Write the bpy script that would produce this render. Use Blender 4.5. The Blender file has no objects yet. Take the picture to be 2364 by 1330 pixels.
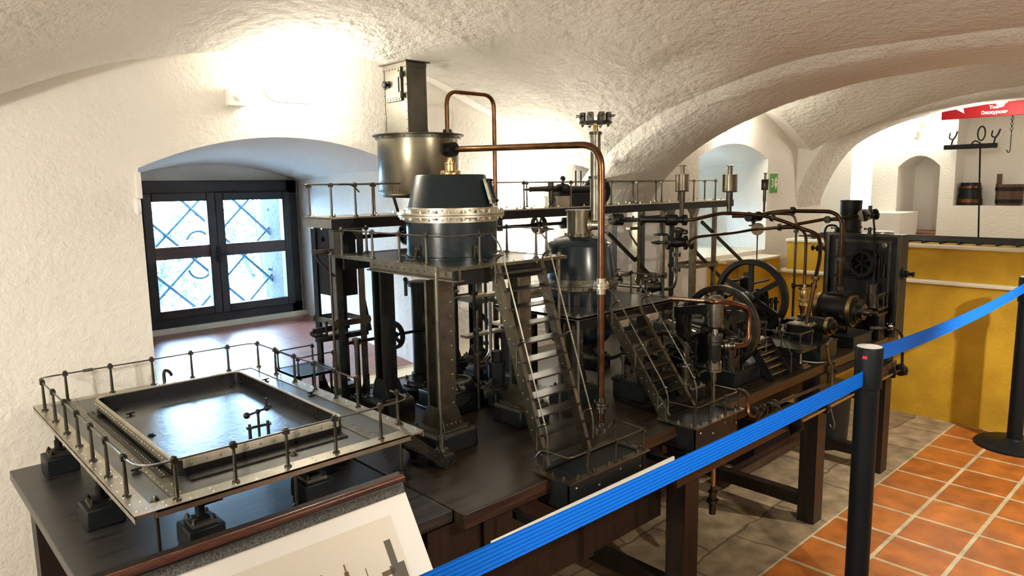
import bpy, math, random
from math import sin, cos, pi, radians, sqrt, atan2
from mathutils import Vector as V, Matrix, geometry
random.seed(7)
SC = bpy.context.scene
COL = SC.collection

# ---------------------------------------------------------------- camera
H = 1.60
F = 1635.16
def cam_axes():
    yaw, pit, rol = radians(46.912), radians(8.1736), radians(-0.8865)
    f = V((cos(yaw)*cos(pit), sin(yaw)*cos(pit), -sin(pit)))
    r = f.cross(V((0, 0, 1))).normalized(); u = r.cross(f)
    c, s = cos(rol), sin(rol)
    return c*r + s*u, -s*r + c*u, f
RX, UX, FX = cam_axes()
C0 = V((0, 0, H))
cd = bpy.data.cameras.new('camera'); cam = bpy.data.objects.new('camera', cd); COL.objects.link(cam)
cd.sensor_fit = 'HORIZONTAL'; cd.sensor_width = 36; cd.lens = F/2364*36; cd.clip_start = 0.02; cd.clip_end = 200
m = Matrix((RX, UX, -FX)).transposed().to_4x4(); m.translation = C0
cam.matrix_world = m
SC.camera = cam

# survey helpers: where the sight line through a photo point meets a real plane of the room
def ray(px, py): return FX + RX*((px-1182)/F) - UX*((py-665)/F)
def onx(px, py, x): d = ray(px, py); return C0 + d*(x/d.x)
def ony(px, py, y): d = ray(px, py); return C0 + d*(y/d.y)
def onz(px, py, z): d = ray(px, py); return C0 + d*((z-H)/d.z)
def at(px, py, D): return C0 + ray(px, py)*D

# ---------------------------------------------------------------- materials
MAT = {}
def mat(name, col, rough=.5, metal=0., noise=None, bump=None, coat=0., emit=None, spec=.5):
    """noise=(scale, amount, colour2) mottles the colour; bump=(scale, strength, dist)"""
    m = bpy.data.materials.new(name); m.use_nodes = True
    nt = m.node_tree; N = nt.nodes; L = nt.links
    b = N['Principled BSDF']
    b.inputs['Base Color'].default_value = (*col, 1); b.inputs['Roughness'].default_value = rough
    b.inputs['Metallic'].default_value = metal
    b.inputs['Specular IOR Level'].default_value = spec
    if coat: b.inputs['Coat Weight'].default_value = coat; b.inputs['Coat Roughness'].default_value = .12
    if emit: b.inputs['Emission Color'].default_value = (*emit[0], 1); b.inputs['Emission Strength'].default_value = emit[1]
    if noise or bump:
        g = N.new('ShaderNodeNewGeometry')
    if noise:
        n = N.new('ShaderNodeTexNoise'); n.inputs['Scale'].default_value = noise[0]; n.inputs['Detail'].default_value = 5
        L.new(g.outputs['Position'], n.inputs['Vector'])
        r = N.new('ShaderNodeMapRange'); r.inputs[1].default_value = .35; r.inputs[2].default_value = .68
        r.inputs[4].default_value = noise[1]; L.new(n.outputs['Fac'], r.inputs[0])
        x = N.new('ShaderNodeMix'); x.data_type = 'RGBA'
        x.inputs['A'].default_value = (*col, 1); x.inputs['B'].default_value = (*noise[2], 1)
        L.new(r.outputs[0], x.inputs['Factor']); L.new(x.outputs['Result'], b.inputs['Base Color'])
    if bump:
        n2 = N.new('ShaderNodeTexNoise'); n2.inputs['Scale'].default_value = bump[0]; n2.inputs['Detail'].default_value = 6
        n2.inputs['Roughness'].default_value = .6
        L.new(g.outputs['Position'], n2.inputs['Vector'])
        bp = N.new('ShaderNodeBump'); bp.inputs['Strength'].default_value = bump[1]; bp.inputs['Distance'].default_value = bump[2]
        L.new(n2.outputs['Fac'], bp.inputs['Height']); L.new(bp.outputs['Normal'], b.inputs['Normal'])
    MAT[name] = m
    return m
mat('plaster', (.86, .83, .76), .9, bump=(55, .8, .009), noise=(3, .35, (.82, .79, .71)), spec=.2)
mat('vault_plaster', (.76, .735, .66), .92, bump=(22, .9, .026), noise=(5, .5, (.70, .67, .59)), spec=.2)  # darker than the wall plaster: the vault's dimmer light goes into the colour
mat('iron', (.005, .0065, .0065), .42, 0, noise=(30, .6, (.012, .012, .010)), spec=.3)
mat('black_iron', (.004, .004, .004), .45, .0, spec=.28)
mat('block', (.006, .009, .010), .42, 0, noise=(25, .6, (.013, .013, .011)), bump=(120, .2, .002), spec=.3)
mat('steel', (.24, .225, .18), .33, 1, noise=(28, .7, (.12, .11, .085)), bump=(300, .08, .001))
mat('bright_steel', (.56, .525, .435), .36, 1, noise=(24, .6, (.33, .30, .235)))
mat('dull_steel', (.105, .098, .08), .38, 1, noise=(22, .7, (.05, .047, .038)))
mat('dark_copper', (.095, .052, .028), .3, 1, noise=(26, .8, (.04, .026, .017)))
mat('dull_tin', (.13, .122, .095), .45, .55, noise=(14, .8, (.07, .066, .05)), bump=(90, .1, .001))
mat('brass', (.55, .40, .17), .32, 1, noise=(40, .6, (.33, .23, .09)))
mat('copper', (.20, .095, .045), .28, 1, noise=(26, .8, (.085, .045, .024)))
mat('deck', (.06, .062, .06), .28, .85, noise=(12, .7, (.05, .05, .047)), bump=(60, .12, .002))
mat('pandeck_sheen', (.17, .175, .175), .34, .8, noise=(12, .7, (.12, .122, .12)), bump=(60, .12, .002))  # lighter copy of deck, grey wall reflection put into the base colour
mat('panfloor', (.14, .15, .155), .25, .9, noise=(9, .8, (.08, .085, .088)), bump=(45, .2, .003))
mat('enamel', (.005, .013, .018), .25, 0, noise=(8, .5, (.008, .016, .02)), spec=.45)
mat('tin', (.26, .235, .175), .3, 1, noise=(7, .8, (.14, .122, .085)), bump=(90, .1, .001))
mat('rubber', (.004, .0075, .010), .48, 0, spec=.25)
mat('belt', (.002, .17, .82), .6, 0, spec=.12)
mat('white', (.85, .83, .76), .5, 0)
mat('paper', (.86, .84, .77), .6, 0)
mat('sepia', (.76, .71, .59), .6, 0)
mat('printgrey', (.12, .11, .085), .7, 0)
mat('printbrown', (.17, .11, .055), .7, 0)
mat('redsign', (.26, .004, .006), .5, 0, spec=.2)
mat('greensign', (.06, .30, .035), .4, 0)
mat('red', (.75, .02, .05), .5, 0)
mat('yellow', (.60, .36, .030), .85, 0, noise=(6, .75, (.44, .25, .02)), bump=(60, .5, .006), spec=.2)
mat('ledge', (.80, .74, .58), .9, 0, noise=(8, .6, (.70, .62, .44)), bump=(50, .6, .006))
mat('chrome', (.8, .8, .78), .12, 1)
mat('plastic', (.86, .84, .78), .4, 0)
mat('stone', (.030, .036, .042), .9, 0, noise=(40, .9, (.012, .015, .02)), bump=(40, 1, .02))
mat('snow', (.30, .34, .36), .9, 0, noise=(2.2, 1, (.06, .085, .10)), bump=(6, 1, .1))
mat('bush', (.022, .045, .058), .9, 0)
mat('grille', (.02, .085, .14), .6, 0)
mat('pebble', (.05, .05, .05), .35, 0, noise=(300, 1, (.22, .22, .20)), bump=(260, 1, .01))
mat('bucketwood', (.10, .045, .018), .5, 0, noise=(30, .8, (.05, .022, .010)))
mat('lampglass', (1, 1, .95), .3, 0, emit=((1, .92, .78), 30))
mat('bulb', (1, 1, .95), .3, 0, emit=((1, .95, .85), 120))

def wood_mat(name, a, b_, rough, sc=(4, 60, 60)):
    m = bpy.data.materials.new(name); m.use_nodes = True; nt = m.node_tree; N = nt.nodes; L = nt.links
    b = N['Principled BSDF']; g = N.new('ShaderNodeNewGeometry'); mp = N.new('ShaderNodeMapping')
    mp.inputs['Scale'].default_value = sc; L.new(g.outputs['Position'], mp.inputs['Vector'])
    n = N.new('ShaderNodeTexNoise'); n.inputs['Scale'].default_value = 1.; n.inputs['Detail'].default_value = 8; n.inputs['Roughness'].default_value = .65
    L.new(mp.outputs[0], n.inputs['Vector'])
    r = N.new('ShaderNodeValToRGB'); r.color_ramp.elements[0].position = .35; r.color_ramp.elements[1].position = .7
    r.color_ramp.elements[0].color = (*a, 1); r.color_ramp.elements[1].color = (*b_, 1)
    L.new(n.outputs['Fac'], r.inputs[0]); L.new(r.outputs[0], b.inputs['Base Color'])
    mr = N.new('ShaderNodeMapRange'); mr.inputs[3].default_value = rough-.08; mr.inputs[4].default_value = rough+.14
    L.new(n.outputs['Fac'], mr.inputs[0]); L.new(mr.outputs[0], b.inputs['Roughness'])
    bp = N.new('ShaderNodeBump'); bp.inputs['Strength'].default_value = .25; bp.inputs['Distance'].default_value = .002
    L.new(n.outputs['Fac'], bp.inputs['Height']); L.new(bp.outputs['Normal'], b.inputs['Normal'])
    MAT[name] = m
wood_mat('tablewood', (.007, .005, .0034), (.034, .023, .012), .30)
wood_mat('boardwood_sheen', (.012, .0115, .011), (.046, .043, .039), .28)  # greyer table wood, the wall's reflected sheen put into the colour
wood_mat('edgewood', (.010, .0048, .003), (.06, .026, .012), .42)
wood_mat('legwood', (.005, .003, .0025), (.018, .0095, .0065), .42, (60, 60, 5))
wood_mat('framewood', (.05, .014, .007), (.13, .04, .018), .25)
wood_mat('windowwood', (.006, .005, .005), (.020, .010, .008), .4)
wood_mat('windowrail', (.03, .012, .009), (.09, .035, .025), .4)

def tiles_mat(name, sx, sy, ox, oy, cols, mortar, msize, rough, bias=0., warp=0., bumpd=.006, mottle=.35):
    """square tiles laid along the room axes, one colour per tile"""
    m = bpy.data.materials.new(name); m.use_nodes = True; nt = m.node_tree; N = nt.nodes; L = nt.links
    b = N['Principled BSDF']; g = N.new('ShaderNodeNewGeometry')
    src = g.outputs['Position']
    if warp:
        nw = N.new('ShaderNodeTexNoise'); nw.inputs['Scale'].default_value = 5; nw.inputs['Detail'].default_value = 3; L.new(src, nw.inputs['Vector'])
        va = N.new('ShaderNodeVectorMath'); va.operation = 'SUBTRACT'; va.inputs[1].default_value = (.5, .5, .5); L.new(nw.outputs['Color'], va.inputs[0])
        vs = N.new('ShaderNodeVectorMath'); vs.operation = 'SCALE'; vs.inputs['Scale'].default_value = warp; L.new(va.outputs[0], vs.inputs[0])
        vb = N.new('ShaderNodeVectorMath'); vb.operation = 'ADD'; L.new(src, vb.inputs[0]); L.new(vs.outputs[0], vb.inputs[1]); src = vb.outputs[0]
    mp = N.new('ShaderNodeMapping'); mp.inputs['Location'].default_value = (-ox, -oy, 0)
    L.new(src, mp.inputs['Vector'])
    br = N.new('ShaderNodeTexBrick'); br.offset = bias; br.squash = 1
    br.inputs['Scale'].default_value = 1; br.inputs['Brick Width'].default_value = sx; br.inputs['Row Height'].default_value = sy
    br.inputs['Mortar Size'].default_value = msize; br.inputs['Mortar Smooth'].default_value = .15
    br.inputs['Color1'].default_value = (*cols[0], 1); br.inputs['Color2'].default_value = (*cols[1], 1); br.inputs['Mortar'].default_value = (*mortar, 1)
    L.new(mp.outputs[0], br.inputs['Vector'])
    n = N.new('ShaderNodeTexNoise'); n.inputs['Scale'].default_value = 9; n.inputs['Detail'].default_value = 6; L.new(g.outputs['Position'], n.inputs['Vector'])
    rr = N.new('ShaderNodeMapRange'); rr.inputs[1].default_value = .3; rr.inputs[2].default_value = .7; rr.inputs[3].default_value = 1-mottle; rr.inputs[4].default_value = 1+mottle*.6
    L.new(n.outputs['Fac'], rr.inputs[0])
    mx = N.new('ShaderNodeMix'); mx.data_type = 'RGBA'; mx.blend_type = 'MULTIPLY'; mx.inputs['Factor'].default_value = 1
    L.new(br.outputs['Color'], mx.inputs['A']); L.new(rr.outputs[0], mx.inputs['B']); L.new(mx.outputs['Result'], b.inputs['Base Color'])
    b.inputs['Roughness'].default_value = rough
    bp = N.new('ShaderNodeBump'); bp.invert = True; bp.inputs['Strength'].default_value = .6; bp.inputs['Distance'].default_value = bumpd
    n3 = N.new('ShaderNodeTexNoise'); n3.inputs['Scale'].default_value = 60; L.new(g.outputs['Position'], n3.inputs['Vector'])
    ad = N.new('ShaderNodeMath'); ad.operation = 'MULTIPLY_ADD'; ad.inputs[1].default_value = -.25; L.new(n3.outputs['Fac'], ad.inputs[0]); L.new(br.outputs['Fac'], ad.inputs[2])
    L.new(ad.outputs[0], bp.inputs['Height']); L.new(bp.outputs['Normal'], b.inputs['Normal'])
    MAT[name] = m
tiles_mat('terracotta', .2675, .2635, .385, -.0175, ((.46, .150, .026), (.34, .10, .018)), (.52, .44, .28), .010, .42)
tiles_mat('flagstone', .42, .30, .1, .05, ((.34, .255, .155), (.24, .18, .105)), (.15, .105, .06), .007, .6, .5, .10, .010, .5)
tiles_mat('silltile', .30, .30, .25, 2.72, ((.30, .10, .055), (.22, .07, .045)), (.09, .045, .035), .004, .36)

def glass_mat():
    m = bpy.data.materials.new('glass'); m.use_nodes = True; nt = m.node_tree; N = nt.nodes; L = nt.links
    N.remove(N['Principled BSDF'])
    t = N.new('ShaderNodeBsdfTransparent'); t.inputs[0].default_value = (.93, .97, 1, 1)
    gl = N.new('ShaderNodeBsdfGlossy'); gl.inputs['Roughness'].default_value = .02
    fr = N.new('ShaderNodeFresnel'); fr.inputs[0].default_value = 1.45
    mx = N.new('ShaderNodeMixShader'); L.new(fr.outputs[0], mx.inputs[0]); L.new(t.outputs[0], mx.inputs[1]); L.new(gl.outputs[0], mx.inputs[2])
    L.new(mx.outputs[0], N['Material Output'].inputs[0]); MAT['glass'] = m
glass_mat()

# ---------------------------------------------------------------- mesh building
class MB:
    def __init__(s): s.v = []; s.f = []
    def add(s, vs, fs):
        o = len(s.v); s.v += [tuple(p) for p in vs]; s.f += [tuple(i+o for i in f) for f in fs]; return s
    def box(s, x0, x1, y0, y1, z0, z1):
        return s.add([(x, y, z) for x in (x0, x1) for y in (y0, y1) for z in (z0, z1)],
                     [(0, 1, 3, 2), (4, 6, 7, 5), (0, 4, 5, 1), (2, 3, 7, 6), (0, 2, 6, 4), (1, 5, 7, 3)])
    def cbox(s, c, sx, sy, sz): return s.box(c[0]-sx/2, c[0]+sx/2, c[1]-sy/2, c[1]+sy/2, c[2]-sz/2, c[2]+sz/2)
    def frustum(s, c, b, t, z0, z1):
        """square block tapering from half-sizes b to t"""
        vs = [(c[0]+sx*h[0], c[1]+sy*h[1], z) for z, h in ((z0, b), (z1, t)) for sx, sy in ((-1, -1), (1, -1), (1, 1), (-1, 1))]
        return s.add(vs, [(3, 2, 1, 0), (4, 5, 6, 7), (0, 1, 5, 4), (1, 2, 6, 5), (2, 3, 7, 6), (3, 0, 4, 7)])
    def bar(s, a, b, w, h, up=V((0, 0, 1))):
        """rectangular bar from a to b; w across, h along up"""
        a = V(a); b = V(b); d = (b-a).normalized(); up = V(up)
        if abs(d.dot(up)) > .98: up = V((0, 1, 0))
        sd = d.cross(up).normalized(); u2 = sd.cross(d)
        vs = [p + sd*(i*w/2) + u2*(j*h/2) for p in (a, b) for i, j in ((-1, -1), (1, -1), (1, 1), (-1, 1))]
        return s.add(vs, [(3, 2, 1, 0), (4, 5, 6, 7), (0, 1, 5, 4), (1, 2, 6, 5), (2, 3, 7, 6), (3, 0, 4, 7)])
    def rev(s, p, axis, prof, n=16):
        """surface of revolution; prof = [(r, h)] along axis from p"""
        p = V(p); ax = V(axis).normalized()
        a = ax.orthogonal().normalized(); b = ax.cross(a)
        vs = []; fs = []
        for r, h in prof:
            for k in range(n):
                t = 2*pi*(k+.5)/n; vs.append(p + ax*h + (a*cos(t) + b*sin(t))*max(r, 1e-5))
        for i in range(len(prof)-1):
            for k in range(n):
                k2 = (k+1) % n; fs.append((i*n+k, i*n+k2, (i+1)*n+k2, (i+1)*n+k))
        fs.append(tuple(range(n))[::-1]); o = (len(prof)-1)*n; fs.append(tuple(range(o, o+n)))
        return s.add(vs, fs)
    def lathe(s, x, y, prof, n=24): return s.rev((x, y, 0), (0, 0, 1), prof, n)
    def cyl(s, a, b, r, n=10, r2=None):
        a = V(a); b = V(b); l = (b-a).length
        return s.rev(a, b-a, [(r, 0), (r if r2 is None else r2, l)], n)
    def tube(s, pts, r, n=8, closed=False):
        pts = [V(p) for p in pts]; N = len(pts); vs = []; fs = []
        prev = None
        for i, p in enumerate(pts):
            if closed: d = (pts[(i+1) % N]-pts[i-1])
            else: d = pts[min(i+1, N-1)]-pts[max(i-1, 0)]
            d = d.normalized()
            a = d.orthogonal() if prev is None else prev - d*prev.dot(d)
            a = a.normalized(); prev = a; b = d.cross(a)
            for k in range(n):
                t = 2*pi*k/n; vs.append(p + (a*cos(t)+b*sin(t))*r)
        for i in range(N if closed else N-1):
            j = (i+1) % N
            for k in range(n):
                k2 = (k+1) % n; fs.append((i*n+k, i*n+k2, j*n+k2, j*n+k))
        if not closed: fs.append(tuple(range(n))[::-1]); fs.append(tuple(range((N-1)*n, N*n)))
        return s.add(vs, fs)
    def torus(s, c, axis, R, r, n=28, m=8):
        c = V(c); ax = V(axis).normalized(); a = ax.orthogonal().normalized(); b = ax.cross(a)
        return s.tube([c+(a*cos(2*pi*k/n)+b*sin(2*pi*k/n))*R for k in range(n)], r, m, True)
    def ring(s, c, axis, R0, R1, h, n=40):
        """flat ring / rim: inner R0, outer R1, thickness h centred on c"""
        c = V(c); ax = V(axis).normalized(); a = ax.orthogonal().normalized(); b = ax.cross(a)
        vs = []; fs = []
        for k in range(n):
            t = 2*pi*k/n; e = a*cos(t)+b*sin(t)
            for R, q in ((R0, -h/2), (R1, -h/2), (R1, h/2), (R0, h/2)): vs.append(c+e*R+ax*q)
        for k in range(n):
            k2 = (k+1) % n
            for j in range(4):
                j2 = (j+1) % 4; fs.append((k*4+j, k*4+j2, k2*4+j2, k2*4+j))
        return s.add(vs, fs)
    def ball(s, c, r, n=10, m=6):
        return s.rev(V(c)-V((0, 0, r)), (0, 0, 1), [(r*sin(pi*i/m), r-r*cos(pi*i/m)) for i in range(m+1)], n)
    def bolt(s, p, axis=(0, 0, 1), r=.006, h=.008):
        return s.rev(p, axis, [(r*1.35, 0), (r*1.35, h*.25), (r, h*.26), (r, h*.8), (r*.55, h*.81), (r*.5, h*1.25)], 6)
    def rivet(s, p, axis=(0, 0, 1), r=.003): return s.rev(p, axis, [(r, 0), (r*.8, r*.6), (r*.3, r*.9)], 6)
    def poly(s, pts, d):
        """closed outline pts extruded by vector d"""
        n = len(pts); d = V(d)
        return s.add([V(p) for p in pts]+[V(p)+d for p in pts],
                     [tuple(range(n))[::-1], tuple(range(n, 2*n))]+[(i, (i+1) % n, n+(i+1) % n, n+i) for i in range(n)])
    def valve(s, p, ax, r=.012, l=.05, up=(0, 0, 1), wheel=True):
        """flanged globe valve on a pipe running along ax with a hand wheel on the up side"""
        p = V(p); ax = V(ax).normalized(); up = V(up)
        s.rev(p-ax*l/2, ax, [(r*1.5, 0), (r*1.5, l*.12), (r*.8, l*.13), (r*.9, l*.3), (r*1.15, l*.5), (r*.9, l*.7), (r*.8, l*.87), (r*1.5, l*.88), (r*1.5, l)], 12)
        s.cyl(p, p+up*r*2.6, r*.5, 8); s.rev(p+up*r*1.2, up, [(r*.9, 0), (r*.9, r*.4)], 8)
        if wheel:
            s.torus(p+up*r*2.7, up, r*1.3, r*.2, 12, 5); s.bar(p+up*r*2.7-ax*r*1.3, p+up*r*2.7+ax*r*1.3, r*.3, r*.3, up)
        return s
    def flange(s, p, ax, r, t=.006, nb=6, gap=True):
        p = V(p); ax = V(ax).normalized()
        if gap: s.rev(p-ax*t*1.2, ax, [(r, 0), (r, t), (r*.8, t*1.02), (r*.8, t*1.38), (r, t*1.4), (r, t*2.4)], 16)
        else: s.rev(p-ax*t/2, ax, [(r, 0), (r, t)], 16)
        a = ax.orthogonal().normalized(); b = ax.cross(a)
        for k in range(nb):
            q = p+(a*cos(2*pi*k/nb)+b*sin(2*pi*k/nb))*r*.8; s.cyl(q-ax*t*2.2, q+ax*t*2.2, r*.12, 6)
        return s

def fil(pts, rad, n=5):
    """round the corners of a polyline"""
    pts = [V(p) for p in pts]; out = [pts[0]]
    for i in range(1, len(pts)-1):
        a, p, b = pts[i-1], pts[i], pts[i+1]
        u = (a-p); w = (b-p); r = min(rad, u.length*.49, w.length*.49)
        p0 = p+u.normalized()*r; p1 = p+w.normalized()*r
        for k in range(n+1):
            t = k/n; out.append(p0*(1-t)**2 + p*2*t*(1-t) + p1*t*t)
    out.append(pts[-1]); return out
def spl(pts, n=6):
    """smooth curve through points"""
    P = [V(p) for p in pts]; P = [P[0]*2-P[1]]+P+[P[-1]*2-P[-2]]; out = []
    for i in range(1, len(P)-2):
        for k in range(n):
            t = k/n; a, b, c, d = P[i-1:i+3]
            out.append(.5*((2*b)+(c-a)*t+(2*a-5*b+4*c-d)*t*t+(3*b-a-3*c+d)*t**3))
    out.append(P[-2]); return out

ORG = {}
def meshdata(name, mb, m, org=V((0, 0, 0)), smooth=38):
    me = bpy.data.meshes.new(name)
    me.from_pydata([(p[0]-org.x, p[1]-org.y, p[2]-org.z) for p in mb.v], [], mb.f); me.update()
    for mm in (m if isinstance(m, (list, tuple)) else [m]): me.materials.append(MAT[mm])
    if smooth:
        me.polygons.foreach_set('use_smooth', [True]*len(me.polygons)); me.set_sharp_from_angle(angle=radians(smooth))
    return me
def fixn(me):
    import bmesh
    bm = bmesh.new(); bm.from_mesh(me); bmesh.ops.recalc_face_normals(bm, faces=bm.faces); bm.to_mesh(me); bm.free()
def part(name, mb, m, parent=None, label=None, smooth=38, bevel=0, kind=None):
    org = ORG.get(parent.name, V((0, 0, 0))) if parent else V((0, 0, 0))
    me = meshdata(name, mb, m, org, smooth); fixn(me)
    if smooth: me.set_sharp_from_angle(angle=radians(smooth))
    o = bpy.data.objects.new(name, me); COL.objects.link(o)
    if parent: o.parent = parent; ORG[o.name] = org
    if label: o['label'] = label
    if kind: o['kind'] = kind
    if bevel:
        b = o.modifiers.new('bevel', 'BEVEL'); b.width = bevel; b.segments = 2; b.limit_method = 'ANGLE'; b.angle_limit = radians(50)
    return o
def inst(name, me, parent, loc, rot=0, label=None):
    """one more part of its own that shares mesh data; loc in room coordinates"""
    o = bpy.data.objects.new(name, me); COL.objects.link(o); o.parent = parent
    o.location = V(loc)-ORG[parent.name]; o.rotation_euler = (0, 0, rot); ORG[o.name] = V(loc)
    if label: o['label'] = label
    return o
def thing(name, label, cat, loc=(0, 0, 0), group=None):
    o = bpy.data.objects.new(name, None); COL.objects.link(o); o.location = loc; o.empty_display_size = .02
    ORG[o.name] = V(loc); o['label'] = label; o['category'] = cat
    if group: o['group'] = group
    return o
def solo(name, mb, m, label, cat, group=None, smooth=38, bevel=0, kind=None):
    o = part(name, mb, m, None, label, smooth, bevel, kind); o['category'] = cat
    if group: o['group'] = group
    return o
def struct(name, mb, m, smooth=38): 
    o = part(name, mb, m, None, None, smooth); o['kind'] = 'structure'; return o
def text_mesh(name, body, size, m, parent, origin, right, up, depth=.0015, align='CENTER', bold=0):
    """raised lettering lying in the plane spanned by right and up"""
    cu = bpy.data.curves.new(name, 'FONT'); cu.body = body; cu.size = size; cu.align_x = align; cu.align_y = 'CENTER'; cu.extrude = depth; cu.offset = bold
    t = bpy.data.objects.new(name+'_tmp', cu); COL.objects.link(t)
    dg = bpy.context.evaluated_depsgraph_get(); dg.update()
    me = bpy.data.meshes.new_from_object(t.evaluated_get(dg)); bpy.data.objects.remove(t); me.materials.clear(); me.materials.append(MAT[m])
    r = V(right).normalized(); u = V(up).normalized(); n = r.cross(u)
    mt = Matrix((r, u, n)).transposed().to_4x4(); mt.translation = V(origin)-ORG.get(parent.name, V((0, 0, 0)))
    me.transform(mt); o = bpy.data.objects.new(name, me); COL.objects.link(o); o.parent = parent; ORG[o.name] = ORG.get(parent.name, V((0, 0, 0)))
    return o
def lerp(a, b, t): return a+(b-a)*t
# ================================================================ the room
TZ = .765          # model table top
WY = 2.72          # window wall
def A1(x): return 2.11-.245*(x-1.43)**2
def B1(y):
    q = 1-((y-1.0)/1.75)**2
    return 1.315+.82*sqrt(max(q, 0))
def A2(x): return 2.13-.30*(x-4.72)**2
def pn(a, b, z0, p=3): return z0+(max(a-z0, 0)**p+max(b-z0, 0)**p)**(1/p)
def grid(fn, us, vs):
    mb = MB(); n = len(vs)
    mb.v = [fn(u, v) for u in us for v in vs]
    mb.f = [(i*n+j, i*n+j+1, (i+1)*n+j+1, (i+1)*n+j) for i in range(len(us)-1) for j in range(n-1)]
    return mb
def lin(a, b, n): return [a+(b-a)*i/n for i in range(n+1)]

# floor: worn flagstones under the table, square terracotta tiles in the walkway
fl = MB(); fl.add([(-1.2, -.8, 0), (9.2, -.8, 0), (9.2, 1.302, 0), (-1.2, 1.302, 0)], [(0, 1, 2, 3)])
o = struct('floor', fl, 'terracotta', 0)
fl = MB(); fl.add([(-1.2, 1.302, 0), (9.2, 1.302, 0), (9.2, 3.9, 0), (-1.2, 3.9, 0)], [(0, 1, 2, 3)])
struct('floor_flagstones', fl, 'flagstone', 0)

# bay over the model: groined vault
wob = lambda x, y: .006*sin(5.1*x+2.3*y)+.005*sin(9.7*x-7.1*y+1)
cl = grid(lambda x, y: (x, y, pn(A1(x), B1(y), 1.3)+wob(x, y)), lin(-1.2, 3.04, 66), lin(-.74, 2.58, 56))
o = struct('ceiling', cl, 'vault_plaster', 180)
# short reveal between vault edge and window wall
mb = MB(); xs = lin(-1.2, 3.04, 60)
for i, x in enumerate(xs):
    zt = pn(A1(x), B1(2.58), 1.3)+wob(x, 2.58)
    mb.v += [(x, 2.58, zt), (x, 2.60, zt+.012), (x, WY+.01, zt+.035)]
mb.f = [(3*i+j, 3*i+j+1, 3*i+4+j, 3*i+3+j) for i in range(60) for j in range(2)]
struct('trim_1', mb, 'plaster', 60)

def wall_with_holes(outer, holes, to3):
    """wall sheet with openings; outlines in wall coordinates"""
    loops = [outer]+holes; pts = [V((p[0], p[1], 0)) for l in loops for p in l]
    tris = geometry.tessellate_polygon([[V((p[0], p[1], 0)) for p in l] for l in loops])
    mb = MB(); mb.add([to3(p.x, p.y) for p in pts], tris); return mb
def arch(x0, x1, zb, zs, za, n=18):
    """outline of an opening with a segmental arch"""
    pts = [(x0, zb)]
    for i in range(n+1):
        t = i/n; pts.append((x0+(x1-x0)*t, zs+(za-zs)*(1-(2*t-1)**2)))
    return pts+[(x1, zb)]
n1 = arch(.765, 1.90, TZ+.008, 1.683, 1.808)
n2 = arch(4.33, 5.30, 1.075, 1.78, 1.885)
mb = wall_with_holes([(-1.2, 0), (6.3, 0), (6.3, 2.9), (-1.2, 2.9)], [n1, n2], lambda a, b: (a, WY, b))
struct('wall_left', mb, 'plaster', 0)
# deep splayed window niche
def niche(front, yf, back, yb, holes=None, floor_m='silltile', nm='wall_niche'):
    k = len(front); mb = MB()
    S = 8
    for s in range(S+1):
        t = s/S
        mb.v += [(lerp(a[0], b[0], t), lerp(yf, yb, t), lerp(a[1], b[1], t)+.012*sin(pi*t)*(1 if a[1] > 1.4 else 0)) for a, b in zip(front, back)]
    mb.f = [(s*k+i, s*k+i+1, (s+1)*k+i+1, (s+1)*k+i) for s in range(S) for i in range(k-1)]
    struct(nm, mb, 'plaster', 50)
    fb = MB(); fb.add([(front[0][0], yf, front[0][1]), (front[-1][0], yf, front[-1][1]), (back[-1][0], yb, back[-1][1]), (back[0][0], yb, back[0][1])], [(0, 1, 2, 3)])
    struct(nm+'_sill', fb, floor_m, 0)
b1 = arch(1.12, 2.20, TZ+.008, 1.66, 1.755)
niche(n1, WY, b1, 4.42)
ww0, ww1, wz0, wz1 = 1.165, 2.165, .80, 1.662
mb = wall_with_holes([(.6, .4), (2.8, .4), (2.8, 2.2), (.6, 2.2)], [[(ww0+.02, wz0+.02), (ww0+.02, wz1-.02), (ww1-.02, wz1-.02), (ww1-.02, wz0+.02)]], lambda a, b: (a, 4.42, b))
struct('wall_window_back', mb, 'plaster', 0)
# plaster rim along the bottom of the window
mb = MB(); mb.box(1.1, 2.22, 4.34, 4.42, TZ+.008, .805); struct('trim_2', mb, 'ledge')
# plaster shelf between table and sill
mb = MB(); mb.box(.5, 2.6, 2.60, WY+.02, 0, TZ-.004); struct('trim_3', mb, 'ledge')

# second niche further along, open to daylight on its left
b2 = arch(4.62, 5.45, 1.075, 1.70, 1.80)
k = len(n2); niche(n2, WY, b2, 3.55, floor_m='ledge', nm='wall_niche_second')
mb = wall_with_holes([(4.4, .9), (5.9, .9), (5.9, 2.0), (4.4, 2.0)], [[(4.70, 1.25), (4.70, 1.5), (4.82, 1.5), (4.82, 1.25)]], lambda a, b: (a, 3.55, b))
struct('wall_niche_second_back', mb, 'plaster', 0)

# first cross rib: bevel + soffit
ys = [-.75+3.5*(.5-.5*cos(pi*i/64)) for i in range(65)]
def leg(y, far):
    return B1(y)-(.032 if far else .05)
prof = []
for i, y in enumerate(ys): prof.append(y)
mb = MB(); rows = [(3.03, lambda y: pn(A1(3.04), B1(y), 1.3)+.02), (3.05, lambda y: B1(y)+.005), (3.09, lambda y: B1(y)-.035), (3.12, lambda y: B1(y)-.048), (3.42, lambda y: B1(y)-.046), (3.72, lambda y: B1(y)-.032), (3.75, lambda y: B1(y)-.02), (3.77, lambda y: B1(y)+.05), (3.77, lambda y: 2.9)]
mb.v = [(x, y, f(y)+.3*wob(x*3, y*2)) for x, f in rows for y in ys]
n = len(ys); mb.f = [(i*n+j, i*n+j+1, (i+1)*n+j+1, (i+1)*n+j) for i in range(len(rows)-1) for j in range(n-1)]
struct('trim_4', mb, 'vault_plaster', 70)
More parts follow.
